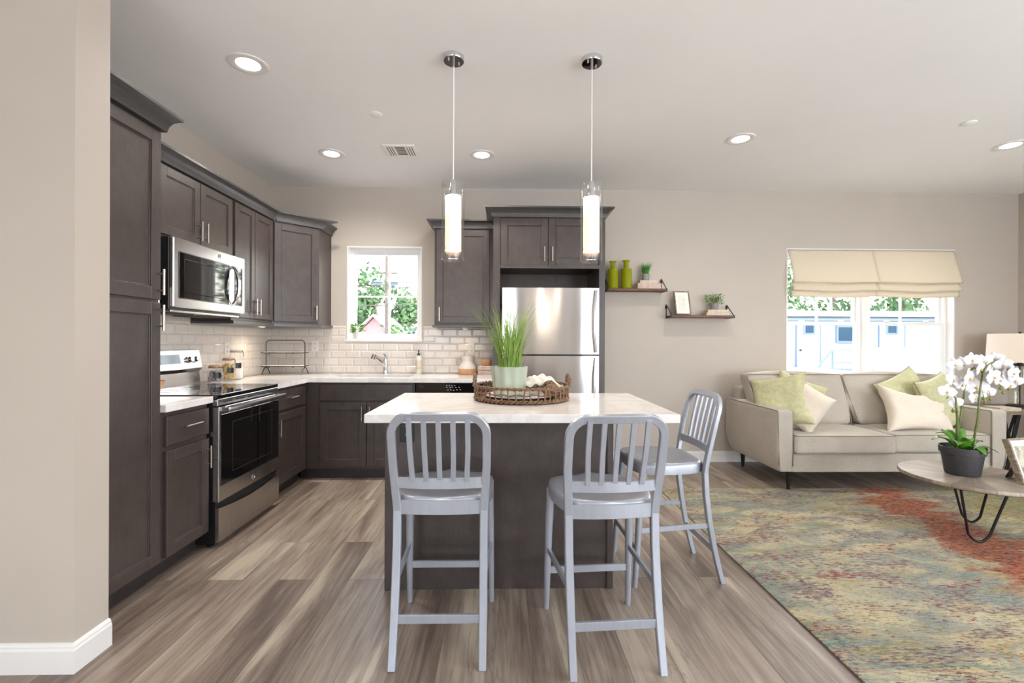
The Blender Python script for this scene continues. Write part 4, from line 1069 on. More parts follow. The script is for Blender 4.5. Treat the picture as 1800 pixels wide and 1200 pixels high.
for i, (x, sc_, l) in enumerate(((1.125, 1.13, 'lime green glass bottle on the upper shelf, nearest the refrigerator'), (1.262, 1.17, 'lime green glass bottle on the upper shelf, beside the grass pot'))):
    o = MB().lathe([(0, 0), (.042, 0), (.0475, .006), (.0475, .168), (.043, .178), (.024, .184), (.0225, .19), (.0225, .238), (.034, .244), (.034, .25), (.018, .25), (.018, .19), (.04, .172), (.043, .01), (0, .006)], 36, flute=(1, .01)).build('green_bottle', 'greenglass', smooth=40)
    o.location = (x, D-.085, S1-.0035); o.scale = (sc_, sc_, sc_); tag(o, l, 'bottle', 'lime green bottles on the upper shelf')
def book(x0, x1, y0, y1, z0, z1, label, mat='bookpaper', group=None, rz=0):
    """a closed book lying flat, its spine towards the room"""
    cx, cy = (x0+x1)/2, (y0+y1)/2
    o = thing('book', (cx, cy, z0), label, 'book', group, rz=rz)
    hx, hy, h = (x1-x0)/2, (y1-y0)/2, z1-z0
    MB().box(-hx, hx, -hy, hy, 0, .003, .001).box(-hx, hx, -hy, hy, h-.003, h, .001).box(-hx, hx, -hy-.001, -hy+.003, 0, h, .001).build('cover', mat, o, local=True)
    MB().box(-hx+.004, hx-.004, -hy+.003, hy-.004, .003, h-.003).build('pages', 'bookpages', o, local=True)
    return o
zb = S1-.0035
book(1.365, 1.605, D-.135, D-.015, zb, zb+.057, 'thick worn beige book on the upper shelf, under the thinner one', 'blush', 'worn beige books on the shelves', .03)
book(1.395, 1.575, D-.13, D-.02, zb+.0575, zb+.086, 'thin worn beige book on the upper shelf, under the grass pot', 'bookpaper', 'worn beige books on the shelves', -.02)
zc = zb+.0865
c = thing('potted_grass', (1.49, D-.085, zc), 'small bright green grass in grey pot on the upper shelf books', 'plant')
x, y = 1.462, D-.085
MB().lathe([(0, 0), (.034, 0), (.036, .004), (.04, .066), (.036, .066), (.033, .056), (0, .056)], 28, (x, y, zc)).build('pot', 'concrete', c, smooth=40)
blades((x, y, zc+.05), 130, .028, .08, .15, .55, .007, random.Random(4), 4).build('grass_blades', 'grassbright', c, smooth=True)
zb = S2-.0035
book(2.065, 2.30, D-.14, D-.02, zb, zb+.028, 'worn beige book on the lower shelf, under the topmost one', 'bookpaper', 'worn beige books on the shelves', .02)
book(2.085, 2.29, D-.135, D-.022, zb+.0285, zb+.058, 'worn beige book on the lower shelf, under the leafy plant', 'bookpaper', 'worn beige books on the shelves', -.02)
zc = zb+.0585
c = thing('potted_plant', (2.09, D-.08, zc), 'leafy green plant in ribbed grey pot on the lower shelf books', 'plant')
x, y = 2.175, D-.08
MB().lathe([(0, 0), (.03, 0), (.034, .008), (.042, .066), (.038, .066), (.034, .056), (0, .056)], 60, (x, y, zc), flute=(16, .03)).build('pot', 'concrete', c, smooth=60)
mb = MB(); rnd = random.Random(13)
for k in range(26):
    a = rnd.uniform(0, 2*PI); l = rnd.uniform(.03, .09); p = V((x, y, zc+.05)); e_ = p+V((l*math.cos(a), l*math.sin(a)*.7, rnd.uniform(.02, .11)))
    mb.tube([p, (p+e_)/2+V((0, 0, .012)), e_], .0012, 4)
mb.build('stems', 'stem', c)
mb = MB(); leafy(mb, (x, y, zc+.045), 200, .085, .12, .023, rnd)
mb.build('leaves', 'leaf', c, smooth=True)
def frame(name, loc, w_, h_, lean, rz, label, art, fmat, fw=.014, depth=.022, matw=.045):
    """picture frame standing at loc, leaning back by lean, easel leg behind"""
    o = thing(name, loc, label, 'picture frame', rz=rz)
    T = Matrix.Rotation(-lean, 4, 'X')
    MB(T).box(-w_/2, -w_/2+fw, -depth/2, depth/2, 0, h_, .002).box(w_/2-fw, w_/2, -depth/2, depth/2, 0, h_, .002).box(-w_/2+fw, w_/2-fw, -depth/2, depth/2, 0, fw, .002).box(-w_/2+fw, w_/2-fw, -depth/2, depth/2, h_-fw, h_, .002).build('frame_moulding', fmat, o, local=True)
    MB(T).box(-w_/2+fw, w_/2-fw, -.002, .004, fw, h_-fw).build('mat_board', 'mat', o, local=True)
    m_ = fw+matw
    MB(T).box(-w_/2+m_, w_/2-m_, -.004, -.002, m_, h_-m_).build('print', art, o, local=True)
    top = T @ V((0, depth/2, h_*.62)); q = h_*.62*math.sin(lean)
    ft = V((-.0, top.y+top.z*.42, .0)); bt = T @ V((0, depth/2, h_*.62))
    mb = MB(); 
    for (a_, b_) in ((0, 1),):
        n_ = (ft-bt).normalized()
        vs = []
        for yy in (0, .004):
            for (p_, w2) in ((bt, .018), (ft, .028)):
                for s_ in (-1, 1): vs.append(mb.bm.verts.new(p_+V((s_*w2, yy, 0))))
        for f_ in ((0, 1, 3, 2), (4, 5, 7, 6), (0, 1, 5, 4), (2, 3, 7, 6), (0, 2, 6, 4), (1, 3, 7, 5)): mb.bm.faces.new([vs[i] for i in f_])
    bmesh.ops.recalc_face_normals(mb.bm, faces=mb.bm.faces)
    mb.build('easel_leg', 'black', o, local=True)
    return o
def art(name, bgc, inkc, scale, lo, hi):
    n = N(name); n.set(roughness=.7); f_ = n.noise(n.coords((1, 1, 1)), scale, 6, .7, 1.2); n.color(n.ramp(f_, [(lo, s2l(bgc)), (hi, s2l(inkc))])); return n.m
frame('picture_frame', (1.84, D-.125, S2+.0015), .165, .25, .22, .12, 'grey wood picture frame leaning on the lower shelf', art('pale_leaf_print', (232, 230, 214), (206, 208, 176), 14, .5, .62), 'driftwood', .012, .02, .034)

# ------------------------------------------------------------------ roman shades
def roman(x0, x1, label):
    c = thing('roman_shade', ((x0+x1)/2, D, 2.21), label, 'window shade', 'cream roman shades in the large window')
    MB().box(x0+.01, x1-.01, D+.0, D+.03, 2.185, 2.215, .002).build('headrail', 'vinyl', c)
    pr = [(.005, 2.215), (-.015, 2.15), (-.045, 2.05), (-.075, 1.96), (-.095, 1.90), (-.10, 1.875), (-.092, 1.865), (-.075, 1.872), (-.066, 1.89)]
    pr2 = [(-.05, 1.90), (-.062, 1.86), (-.085, 1.815), (-.09, 1.795), (-.082, 1.785), (-.068, 1.79), (-.06, 1.81)]
    pr3 = [(-.045, 1.83), (-.055, 1.79), (-.062, 1.75), (-.06, 1.735), (-.055, 1.727), (-.048, 1.727)]
    for nm, P_, sag in (('front_panel', pr, .006), ('fold', pr2, .012), ('fold', pr3, .012)):
        def f(u, v, P_=P_, sag=sag):
            k = v*(len(P_)-1); i = min(int(k), len(P_)-2); t = k-i
            y = P_[i][0]*(1-t)+P_[i+1][0]*t; z = P_[i][1]*(1-t)+P_[i+1][1]*t
            x = x0+.006+(x1-x0-.012)*u
            amp = min(1, max(0, (2.2-z)/.3))
            return V((x, D-.012+y+.006*math.sin(u*7+v*2)*amp, z-sag*math.sin(PI*u)*amp+.003*math.sin(u*9)*amp))
        MB().grid(f, 24, 3*(len(P_)-1)).build(nm, 'shade', c, smooth=True, solid=.0025)
roman(2.98, 3.893, 'cream roman shade in the large window, on the shelf side')
roman(3.872, 4.77, 'cream roman shade in the large window, on the lamp side')

# ------------------------------------------------------------------ sofa
SX0, SX1, SYF, SYB = 2.285, 4.235, 3.79, 4.70
c = thing('sofa', ((SX0+SX1)/2, 4.25, 0), 'oatmeal two-seat sofa with dark piping under the large window', 'sofa')
def soft(mb, x0, x1, y0, y1, z0, z1, r, bulge=0, n=12, fn=None, T=None):
    """rounded cushion with bulging faces"""
    tb = bmesh.new(); bmesh.ops.create_cube(tb, size=2)
    bmesh.ops.subdivide_edges(tb, edges=tb.edges[:], cuts=n, use_grid_fill=True)
    tb.verts.ensure_lookup_table(); vm = {v.index: mb.bm.verts.new(v.co) for v in tb.verts}
    for f in tb.faces: mb.bm.faces.new([vm[v.index] for v in f.verts])
    vs = list(vm.values()); tb.free()
    H = V(((x1-x0)/2, (y1-y0)/2, (z1-z0)/2)); cc = V(((x0+x1)/2, (y0+y1)/2, (z0+z1)/2))
    for v in vs:
        p = v.co.copy()
        # denser sampling towards the edges
        w_ = V([math.sin(t*PI/2)*.6+t*.4 for t in p])
        s = V((w_.x*H.x, w_.y*H.y, w_.z*H.z)); inn = V((max(-H.x+r, min(H.x-r, s.x)), max(-H.y+r, min(H.y-r, s.y)), max(-H.z+r, min(H.z-r, s.z))))
        d = s-inn
        if d.length > 1e-6: s = inn+d.normalized()*r
        a_, b_, c_ = w_.x, w_.y, w_.z
        s.z += math.copysign(1, c_)*bulge*(1-a_*a_)*(1-b_*b_)*abs(c_)
        s.y += math.copysign(1, b_)*bulge*.5*(1-a_*a_)*(1-c_*c_)*abs(b_)
        co_ = cc+s
        v.co = fn(co_) if fn else co_
    mb._x(vs, T); return mb
def arm_shape(x_out, s_):
    def g(p):
        p = p.copy()
        if p.z < .36:
            t = (.36-p.z)/.22
            p.y -= max(0, (p.y-4.4)/.3)*.12*t**2
            p.y += max(0, (4.0-p.y)/.2)*.015*t**2
            w_ = abs(p.x-x_out)
            p.x += s_*max(0, 1-w_/.13)*.045*t**2.2
        if p.y > 4.2: p.z -= 0
        return p
    return g
AZ = .685
for x0, x1, xo, s_ in ((SX0, SX0+.135, SX0, 1), (SX1-.135, SX1, SX1, -1)):
    soft(MB(), x0, x1, SYF, SYB, .165, AZ, .018, .002, fn=arm_shape(xo, s_)).build('arm', 'sofa', c, smooth=True)
    mb = MB(); z = AZ-.002
    for xx in (x0+.005, x1-.005): mb.tube([(xx, SYB-.02, z-.004), (xx, SYF+.012, z-.004), (xx, SYF+.006, z-.014), (xx+(s_*.012 if xx == (x0+.005 if s_ > 0 else x1-.005) else 0), SYF+.003, .22)], .004, 6)
    mb.build('arm_piping', 'piping', c, smooth=True)
soft(MB(), SX0+.115, SX1-.115, SYF+.012, SYB-.05, .165, .325, .012, .0).build('seat_base', 'sofa', c, smooth=True)
soft(MB(), SX0+.07, SX1-.07, SYB-.13, SYB-.002, .30, .81, .03, .0).build('back_frame', 'sofa', c, smooth=True)
xm = 3.265
def ringpipe(x0, x1, y0, y1, z, r=.03, n=5):
    P_ = []
    for cx_, cy_, a0 in ((x1-r, y0+r, -PI/2), (x1-r, y1-r, 0), (x0+r, y1-r, PI/2), (x0+r, y0+r, PI)):
        for k in range(n): a = a0+PI/2*k/(n-1); P_.append((cx_+r*math.cos(a), cy_+r*math.sin(a), z))
    return P_
for x0, x1, yf in ((SX0+.137, xm-.002, SYF-.035), (xm+.002, SX1-.137, SYF-.0)):
    cu = soft(MB(), x0, x1, yf, 4.48, .328, .485, .022, .014).build('seat_cushion', 'sofa', c, smooth=True)
    MB().tube(ringpipe(x0-.001, x1+.001, yf-.004, 4.48, .478), .0033, 6, closed=True).tube(ringpipe(x0-.001, x1+.001, yf-.004, 4.48, .336), .0033, 6, closed=True).build('piping', 'piping', cu, smooth=True)
def lean(p):
    p = p.copy(); p.y += (p.z-.49)*.28; return p
for x0, x1 in ((SX0+.03, xm-.04), (xm-.035, SX1-.05)):
    def g(p, x0=x0, x1=x1):
        p = p.copy()
        w_ = (p.z-.49)/.46
        xc = (x0+x1)/2
        p.x = xc+(p.x-xc)*(1.0 if w_ > .42 else 1-.13*(1-w_/.42))+ (0 if x0 < 3 else .02*(1-w_))
        if x0 < 3: p.x += .07*(1-w_)
        return lean(p)
    cu = soft(MB(), x0, x1, 4.21, 4.38, .49, .945, .035, .03, fn=g).build('back_cushion', 'sofa', c, smooth=True)
    P_ = []
    for cx_, cz_, a0 in ((x1-.03, .945-.03, 0), (x0+.03, .945-.03, PI/2), (x0+.03, .52, PI), (x1-.03, .52, -PI/2)):
        for k in range(5):
            a = a0+PI/2*k/4; P_.append((cx_+.03*math.cos(a), cz_+.03*math.sin(a)))
    MB().tube([g(V((a, 4.215, b))) for a, b in P_], .0033, 6, closed=True).build('piping', 'piping', cu, smooth=True)
for x, y in ((SX0+.135, 3.86), (SX0+.14, 4.61), (SX1-.135, 3.86), (SX1-.14, 4.61)):
    MB().lathe([(0, .0), (.013, .0), (.026, .17), (0, .17)], 16, (x, y, .009 if y < 3.889 else .0)).build('leg', 'blackmetal', c, smooth=40)

# ------------------------------------------------------------------ throw pillows
def pillow(loc, w_, h_, t_, rot, mat, label, ears=.10, pipe=None, seed=1, sag=.0, name='throw_pillow'):
    """pillow standing in local xz, centre at loc; rot = euler"""
    o = thing(name, loc, label, 'pillow'); o.rotation_euler = rot
    n = 26; mb = MB(); sides = []
    def outline(s, t):
        # corners stick out, edges pull in
        x = s*w_/2*(1-ears*(1-t*t)*abs(s)**2); z = t*h_/2*(1-ears*(1-s*s)*abs(t)**2)
        if t > 0: z -= sag*(1-s*s)*t
        return x, z
    grids = []
    for sd in (1, -1):
        g_ = []
        for i in range(n+1):
            row = []
            for j in range(n+1):
                s = math.sin((i/n*2-1)*PI/2); t = math.sin((j/n*2-1)*PI/2)
                x, z = outline(s, t)
                th = t_/2*(max(0, 1-s**4)**.5*max(0, 1-t**4)**.5)**.8
                nz = noise.noise(V((x*9, z*9, seed*3.1+sd)))*.012+noise.noise(V((x*22, z*16, seed*1.7+sd)))*.004
                y = sd*(th+nz*min(1, th/.03))
                row.append(mb.bm.verts.new((x, y, z)))
            g_.append(row)
        grids.append(g_)
        for i in range(n):
            for j in range(n):
                q = (g_[i][j], g_[i+1][j], g_[i+1][j+1], g_[i][j+1]); mb.bm.faces.new(q if sd < 0 else q[::-1])
    bmesh.ops.remove_doubles(mb.bm, verts=mb.bm.verts, dist=.0002)
    mb.build('cover', mat, o, smooth=True, local=True)
    if pipe:
        P_ = [outline(math.sin(a*PI/2), -1) for a in [k/12-1 for k in range(24)]]+[outline(1, math.sin(a*PI/2)) for a in [k/12-1 for k in range(24)]]+[outline(-math.sin(a*PI/2), 1) for a in [k/12-1 for k in range(24)]]+[outline(-1, -math.sin(a*PI/2)) for a in [k/12-1 for k in range(24)]]
        MB().tube([(x, 0, z) for x, z in P_], .004, 6, closed=True).build('piping', pipe, o, smooth=True, local=True)
    return o
R = math.radians
pillow((2.475, 4.06, .725), .46, .46, .15, (R(-18), R(-14), R(-48)), 'green', 'sage green velvet pillow against the sofa arm, nearest the kitchen', .09, 'greenpipe', 1)
pillow((2.74, 4.235, .71), .44, .44, .12, (R(-18), R(22), R(-12)), 'green', 'sage green pillow mostly hidden behind the front green and cream pillows', .09, 'greenpipe', 2)
pillow((2.625, 3.93, .675), .27, .37, .16, (R(-10), R(30), R(-46)), 'cream', 'narrow upright cream linen pillow on the kitchen-side seat', .06, None, 3)
pillow((3.655, 4.02, .66), .66, .43, .15, (R(-20), R(4), R(6)), 'cream', 'wide cream linen pillow with pointed ears on the middle of the sofa', .2, None, 4, .05)
pillow((3.74, 4.21, .74), .42, .46, .13, (R(-16), R(-24), R(6)), 'green', 'sage green pillow with rounded top peeking up behind the wide cream pillow', .09, 'piping', 5)
pillow((3.955, 4.10, .71), .48, .48, .14, (R(-18), R(-10), R(24)), 'green', 'sage green pillow leaning toward the lamp-side sofa arm', .09, 'piping', 6)

# ------------------------------------------------------------------ rug
c = tag(MB().box(1.33, 4.99, 1.15, 3.89, .0005, .009, .002).build('area_rug', 'rug'), 'large multicoloured abstract rug with a red streak under the coffee table', 'rug')

# ------------------------------------------------------------------ coffee table
cx, cy, cr, cz = 3.03, 2.92, .373, .40
c = thing('coffee_table', (cx, cy, .009), 'round grey wooden coffee table with black hairpin legs', 'table')
o = MB().lathe([(0, -.026), (cr-.008, -.026), (cr, -.02), (cr, -.006), (cr-.004, 0), (0, 0)], 72).build('tabletop', 'tabletop', c, smooth=40, local=True); o.location = (0, 0, cz-.009)
def hairpin(foot, t0, t1, z=.374):
    f_ = V(foot); a = V((*t0, z)); b = V((*t1, z)); P_ = []
    q0 = f_+V(((t0[0]-t1[0])*.22, (t0[1]-t1[1])*.22, .05)); q1 = f_-V(((t0[0]-t1[0])*.22, (t0[1]-t1[1])*.22, -.05))
    P_ = [a, a.lerp(q0, .5), q0]
    for k in range(1, 8):
        t = k/8; P_.append(q0*(1-t)**2+2*t*(1-t)*(f_+V((0, 0, -.042)))+q1*t*t)
    P_ += [q1, b.lerp(q1, .5), b]
    mb = MB().tube(P_, .0075, 10)
    m_ = (a+b)/2; mb.box(min(a.x, b.x)-.02, max(a.x, b.x)+.02, min(a.y, b.y)-.02, max(a.y, b.y)+.02, z-.003, z, .001)
    return mb
for ft, a_, b_ in (((2.95, 2.80, .018), (2.83, 2.80), (3.07, 2.73)), ((3.22, 3.11, .018), (3.11, 3.15), (3.27, 3.02)), ((3.345, 2.77, .018), (3.34, 2.86), (3.31, 2.74))):
    hairpin(ft, a_, b_).build('hairpin_leg', 'blackmetal', c, smooth=50)
# orchid
ox, oy = 2.985, 2.94
c = thing('potted_orchid', (ox, oy, cz), 'white orchid in a charcoal pot on the coffee table', 'plant')
MB().lathe([(0, 0), (.082, 0), (.088, .008), (.106, .135), (.115, .137), (.118, .178), (.113, .18), (.109, .14), (.09, .12), (0, .12)], 40, (ox, oy, cz+.0005)).build('pot', 'darkpot', c, smooth=40)
MB().lathe([(0, .158), (.106, .156)], 30, (ox, oy, cz)).build('moss', 'leafdark', c)
f_, yaw, h_ = 814, .021, 1.25
def at(u, v, y):     # photo pixel at world depth y
    a, b = u-900, v-600; c1, s1_ = math.cos(.004), math.sin(.004); U = (a*c1+b*s1_)/f_; Vv = (-a*s1_+b*c1)/f_
    w = 1; cc, ss = math.cos(yaw), math.sin(yaw); X = U*cc+w*ss; Y = -U*ss+w*cc; t = y/Y
    return V((X*t, y, h_-(Vv+.001)*t))
def leafblade(mb, base, ang, L_, w_, up, droop):
    prev = None; d = V((math.cos(ang), math.sin(ang), 0)); sd = V((-d.y, d.x, 0))
    for i in range(11):
        t = i/10; p = V(base)+d*L_*t+V((0, 0, up*math.sin(t*PI*.62)-droop*t*t)); hw_ = w_/2*math.sin(PI*min(1, t*.93+.07))**.7+.001
        row = [mb.bm.verts.new(p-sd*hw_+V((0, 0, .15*hw_))), mb.bm.verts.new(p-V((0, 0, .12*hw_))), mb.bm.verts.new(p+sd*hw_+V((0, 0, .15*hw_)))]
        if prev:
            for k in (0, 1): mb.bm.faces.new((prev[k], prev[k+1], row[k+1], row[k]))
        prev = row
for ang, L_, w_, up, dr_ in ((2.9, .15, .065, .10, .03), (2.3, .11, .07, .12, .02), (-2.5, .12, .06, .09, .03), (-1.5, .12, .07, .07, .06), (-.6, .15, .05, .06, .05), (.3, .19, .05, .07, .02), (1.6, .12, .06, .12, .01), (-2.0, .10, .06, .11, .02), (.9, .10, .05, .13, 0)):
    mb = MB(); leafblade(mb, (ox+.02*math.cos(ang), oy+.02*math.sin(ang), cz+.15), ang, L_, w_, up, dr_)
    mb.build('leaf', 'leafdark', c, smooth=True, solid=.002)
st1 = [V((ox-.05, oy+.0, cz+.15)), at(1688, 735, 2.94), at(1696, 682, 2.94), at(1701, 655, 2.94), at(1712, 646, 2.93), at(1724, 650, 2.92), at(1728, 662, 2.91)]
st2 = [V((ox+.03, oy-.03, cz+.15)), at(1719, 735, 2.89), at(1722, 690, 2.89), at(1727, 655, 2.90), at(1737, 640, 2.92), at(1752, 634, 2.94), at(1765, 640, 2.94), at(1776, 660, 2.94)]
st3 = [V((ox-.055, oy-.02, cz+.15)), at(1683, 735, 2.90), at(1680, 700, 2.90), at(1672, 692, 2.90), at(1664, 700, 2.90)]
for s_ in (st1, st2, st3): MB().tube(s_, [.006]*2+[.005]*(len(s_)-4)+[.003]*2, 8).build('stem', 'stem', c, smooth=True)
def orchid_flower(p, size, d, roll):
    """five rounded petals and a lip, facing direction d"""
    d = V(d).normalized(); q = d.to_track_quat('Z', 'Y').to_matrix().to_4x4(); T = Matrix.Translation(p) @ q @ Matrix.Rotation(roll, 4, 'Z')
    mb = MB(T)
    for ang, L_, w_ in ((PI/2, .9, .62), (PI/2+2.2, .85, .58), (PI/2-2.2, .85, .58), (.12, 1.0, 1.05), (PI-.12, 1.0, 1.05)):
        n_ = 6; rows = []
        for i in range(n_+1):
            t = i/n_; hw_ = size*w_/2*math.sin(PI*(t*.86+.1))**.75; row = []
            for j in range(5):
                s_ = j/2-1; x = size*L_*t; y = hw_*s_; z = size*(.12*t*(1-t)*4*.5-.10*s_*s_+.05*t)
                row.append(mb.bm.verts.new((x*math.cos(ang)-y*math.sin(ang), x*math.sin(ang)+y*math.cos(ang), z+(0.006 if w_ > 1 else 0))))
            rows.append(row)
        vs = [v for r_ in rows for v in r_]
        for A, B in zip(rows, rows[1:]):
            for j in range(4): mb.bm.faces.new((A[j], A[j+1], B[j+1], B[j]))
        mb._x(vs)
    o = mb.build('flower', 'petal', c, smooth=True)
    MB(T).ball((0, -.1*size, .16*size), .13*size, (1, 1.3, 1), 1).build('lip', 'petalc', o, smooth=True)
rnd = random.Random(17)
FL = [(1674, 668, .042), (1690, 676, .04), (1664, 688, .036), (1680, 708, .03), (1702, 664, .05), (1716, 680, .045), (1693, 640, .04), (1678, 640, .034), (1722, 648, .042), (1740, 645, .044), (1745, 662, .042), (1756, 668, .04),
      (1768, 660, .042), (1780, 655, .038), (1775, 676, .032), (1735, 690, .034), (1762, 640, .036), (1708, 632, .036), (1728, 634, .034), (1748, 630, .034), (1712, 700, .032), (1785, 668, .03)]
for u_, v_, sz in FL:
    orchid_flower(at(u_, v_, 2.91+rnd.uniform(-.05, .06)), sz*1.5, (rnd.uniform(-.7, .5), -1, rnd.uniform(-.2, .35)), rnd.uniform(-.4, .4))
for u_, v_ in ((1729, 700), (1741, 701), (1731, 706), (1759, 682), (1773, 683), (1763, 690), (1675, 722), (1682, 724)):
    p = at(u_, v_, 2.92); MB().ball(p, .009, (1, 1, 1.3), 2).tube([p, p+V((-.004, 0, .03)), p+V((-.012, 0, .055))], .0014, 5).build('bud', 'bud', c, smooth=True)
# picture frame on the coffee table
frame('picture_frame', (3.24, 2.74, cz+.0015), .25, .27, .30, .2, 'grey wood picture frame on the coffee table beside the orchid', art('muted_landscape_print', (196, 188, 168), (96, 100, 84), 11, .45, .6), 'driftwood', .014, .034, .035)

# ------------------------------------------------------------------ side table, book, lamp
c = thing('side_table', (4.94, 4.40, 0), 'grey side table with slanted black legs beside the sofa arm', 'table')
sx, sy, sz_ = 4.94, 4.42, .62
MB().box(sx-.32, sx+.36, sy-.27, sy+.27, sz_-.03, sz_, .003).build('tabletop', 'driftwood', c)
for a_, b_ in ((-1, -1), (1, -1), (-1, 1), (1, 1)):
    MB().tube([(sx+.02+a_*.14, sy+b_*.20, sz_-.03), (sx+.02+a_*.29, sy+b_*.22, 0)], [1, .8], flat=(.035, .02, (1, 0, 0))).build('leg', 'blackmetal', c)
    MB().tube([(sx+.02+a_*.30, sy+b_*.20, sz_-.03), (sx+.02+a_*.215, sy+b_*.205, sz_*.5)], 1, flat=(.022, .016, (1, 0, 0))).build('brace', 'blackmetal', c)
book(4.60, 4.80, 4.18, 4.33, sz_+.0005, sz_+.03, 'pale book lying on the side table next to the sofa arm', 'bookpaper')
c = thing('table_lamp', (4.99, 4.40, sz_), 'table lamp with white drum shade and clear glass base on the side table', 'lamp')
lx, ly = 5.035, 4.40
MB().lathe([(0, 0), (.10, 0), (.10, .022), (.085, .03), (0, .03)], 40, (lx, ly, sz_+.0005)).build('base', 'blackmetal', c, smooth=40)
MB().lathe([(.078, .03), (.08, .04), (.08, .40), (.078, .41)], 40, (lx, ly, sz_)).build('glass_column', 'lampglass', c, smooth=40)
MB().lathe([(0, .41), (.085, .41), (.085, .425), (.02, .43), (.012, .46), (0, .46)], 32, (lx, ly, sz_)).tube([(lx, ly, sz_+.03), (lx, ly, sz_+.41)], .006, 8).build('cap_and_rod', 'blackmetal', c, smooth=40)
MB().lathe([(.238, .445), (.225, .72), (.221, .72), (.234, .445), (.238, .445)], 48, (lx, ly, sz_)).build('lamp_shade', 'lampshade', c, smooth=40)
mb = MB().lathe([(0, .74), (.01, .738), (.012, .73), (.004, .722), (.004, .715)], 12, (lx, ly, sz_))
for k in range(3): a = 2*PI*k/3; mb.tube([(lx, ly, sz_+.715), (lx+.222*math.cos(a), ly+.222*math.sin(a), sz_+.712)], .002, 5)
mb.tube([(lx, ly, sz_+.45), (lx, ly, sz_+.715)], .004, 6).build('finial', 'blackmetal', c, smooth=40)
tag(MB().tube([(5.02, D-.02, .4), (5.01, D-.03, .2), (5.03, D-.05, .05), (4.98, D-.1, .005), (4.95, 4.6, .005)], .003, 6).build('lamp_flex', 'slot', smooth=True), 'thin dark lamp cord hanging at the wall below the side table', 'cord')

# ------------------------------------------------------------------ outside
M['asphalt'] = speckled('asphalt', (150, 150, 152), (170, 170, 172), 8, .9)
M['siding'] = speckled('white_siding', (176, 180, 186), (186, 190, 195), 2, .6)
M['bluegrey'] = flat('blue_grey_metal', (130, 150, 172), .5)
M['redbrick'] = speckled('faded_brick', (200, 160, 158), (214, 178, 174), 6, .8)
M['roof'] = speckled('pale_shingles', (214, 200, 196), (228, 216, 210), 6, .8)
M['treeleaf'] = speckled('tree_leaves', (66, 104, 74), (120, 152, 100), .9, .8)
M['bark'] = speckled('tree_bark', (110, 100, 94), (140, 130, 122), 4, .9)
struct('ground', MB().box(-60, 120, D+.3, 130, -1.2, -.9), 'asphalt')
struct('ground_near', MB().box(-12, 20, D+TH+.01, 8.5, -.9, -.3), 'concrete')
def tree(x, y, z0, h, r, seed, label, name='tree', n=900, leaf=.45):
    c = thing(name, (x, y, z0), label, 'tree', 'trees outside the windows')
    rnd = random.Random(seed)
    MB().tube([(x, y, z0), (x+.1, y, z0+h*.4), (x-.1, y, z0+h*.75)], [r*.09, r*.07, r*.03], 8).build('trunk', 'bark', c, smooth=True)
    mb = MB(); cl = [(V((rnd.uniform(-1, 1)*r*.75, rnd.uniform(-1, 1)*r*.6, h*.38+rnd.uniform(0, 1)*h*.55)), rnd.uniform(.25, .5)*r) for _ in range(14)]
    for k in range(n):
        p, q = rnd.choice(cl); d = V((rnd.gauss(0, 1), rnd.gauss(0, 1), rnd.gauss(0, 1))).normalized(); pos = V((x, y, z0))+p+d*q*rnd.uniform(.6, 1)
        w = d.orthogonal().normalized(); u2 = d.cross(w); s = leaf*rnd.uniform(.5, 1.1)
        a = rnd.uniform(0, PI); ww = (w*math.cos(a)+u2*math.sin(a)+d*rnd.uniform(-.6, .6)).normalized()*s; uu = d.cross(ww).normalized()*s*.6
        mb.bm.faces.new([mb.bm.verts.new(v_) for v_ in (pos-ww*.5, pos+uu*.5, pos+ww*.5, pos-uu*.5)])
    mb.build('crown', 'treeleaf', c)
# behind the trailers (large window)
for i, (x, y, h, r, l) in enumerate(((10.5, 22, 7.4, 2.8, 'leafy tree above the trailer roof, nearest the window edge by the shelves'), (14.0, 23, 7.3, 2.8, 'leafy tree above the trailer, in the first window unit'), (17.5, 24, 6.9, 2.6, 'leafy tree above the trailer, just past the window mullion'), (21.2, 24, 7.0, 2.6, 'leafy tree above the trailer, in the window unit by the lamp'))):
    tree(x, y, -.95, h, r, 40+i, l, n=1400, leaf=.34)
# through the kitchen window
for i, (x, y, h, r, l) in enumerate(((-12.6, 46, 9.6, 3.4, 'tall green tree beyond the houses, behind the hanging wires'), (-9.4, 47, 7.6, 3.2, 'green tree mass behind the utility pole'), (-5.5, 48, 6.3, 3.6, 'lower green trees sloping down beyond the white roof'), (-16.2, 47, 7.8, 3.2, 'green tree at the window edge above the plant'))):
    tree(x, y, -.95, h, r, 60+i, l, n=1300, leaf=.6)
c = thing('bush', (-3.5, 25, -.9), 'green bush below the white roof outside the kitchen window', 'bush')
mb = MB(); leafy(mb, (-4.6, 25, -.9), 700, 1.7, 3.0, .35, random.Random(8)); mb.build('foliage', 'treeleaf', c)
def house(x0, x1, y, z1, peak, label, wall='redbrick'):
    c = thing('house', ((x0+x1)/2, y, -.9), label, 'house', 'low houses beyond the kitchen window')
    xm_ = (x0+x1)/2
    MB().prism([(x0, -.9), (x1, -.9), (x1, z1), (xm_, peak), (x0, z1)], y, y+7, 'y').build('walls', wall, c)
    mb = MB()
    for a, b in (((x0-.5, z1-.3), (xm_, peak+.1)), ((xm_, peak+.1), (x1+.5, z1-.3))):
        mb.prism([a, b, (b[0], b[1]+.18), (a[0], a[1]+.18)], y-.5, y+7.5, 'y')
    mb.build('roof', 'roof', c)
    MB().box(xm_-.5, xm_+.5, y-.03, y+.02, z1-1.6, z1-.4).build('window', 'bluegrey', c)
house(-12.3, -8.6, 38, 1.3, 3.1, 'pink brick gabled house seen left of the utility pole')
house(-7.4, -2.2, 34, 1.6, 3.0, 'white-roofed house seen right of the utility pole', 'siding')
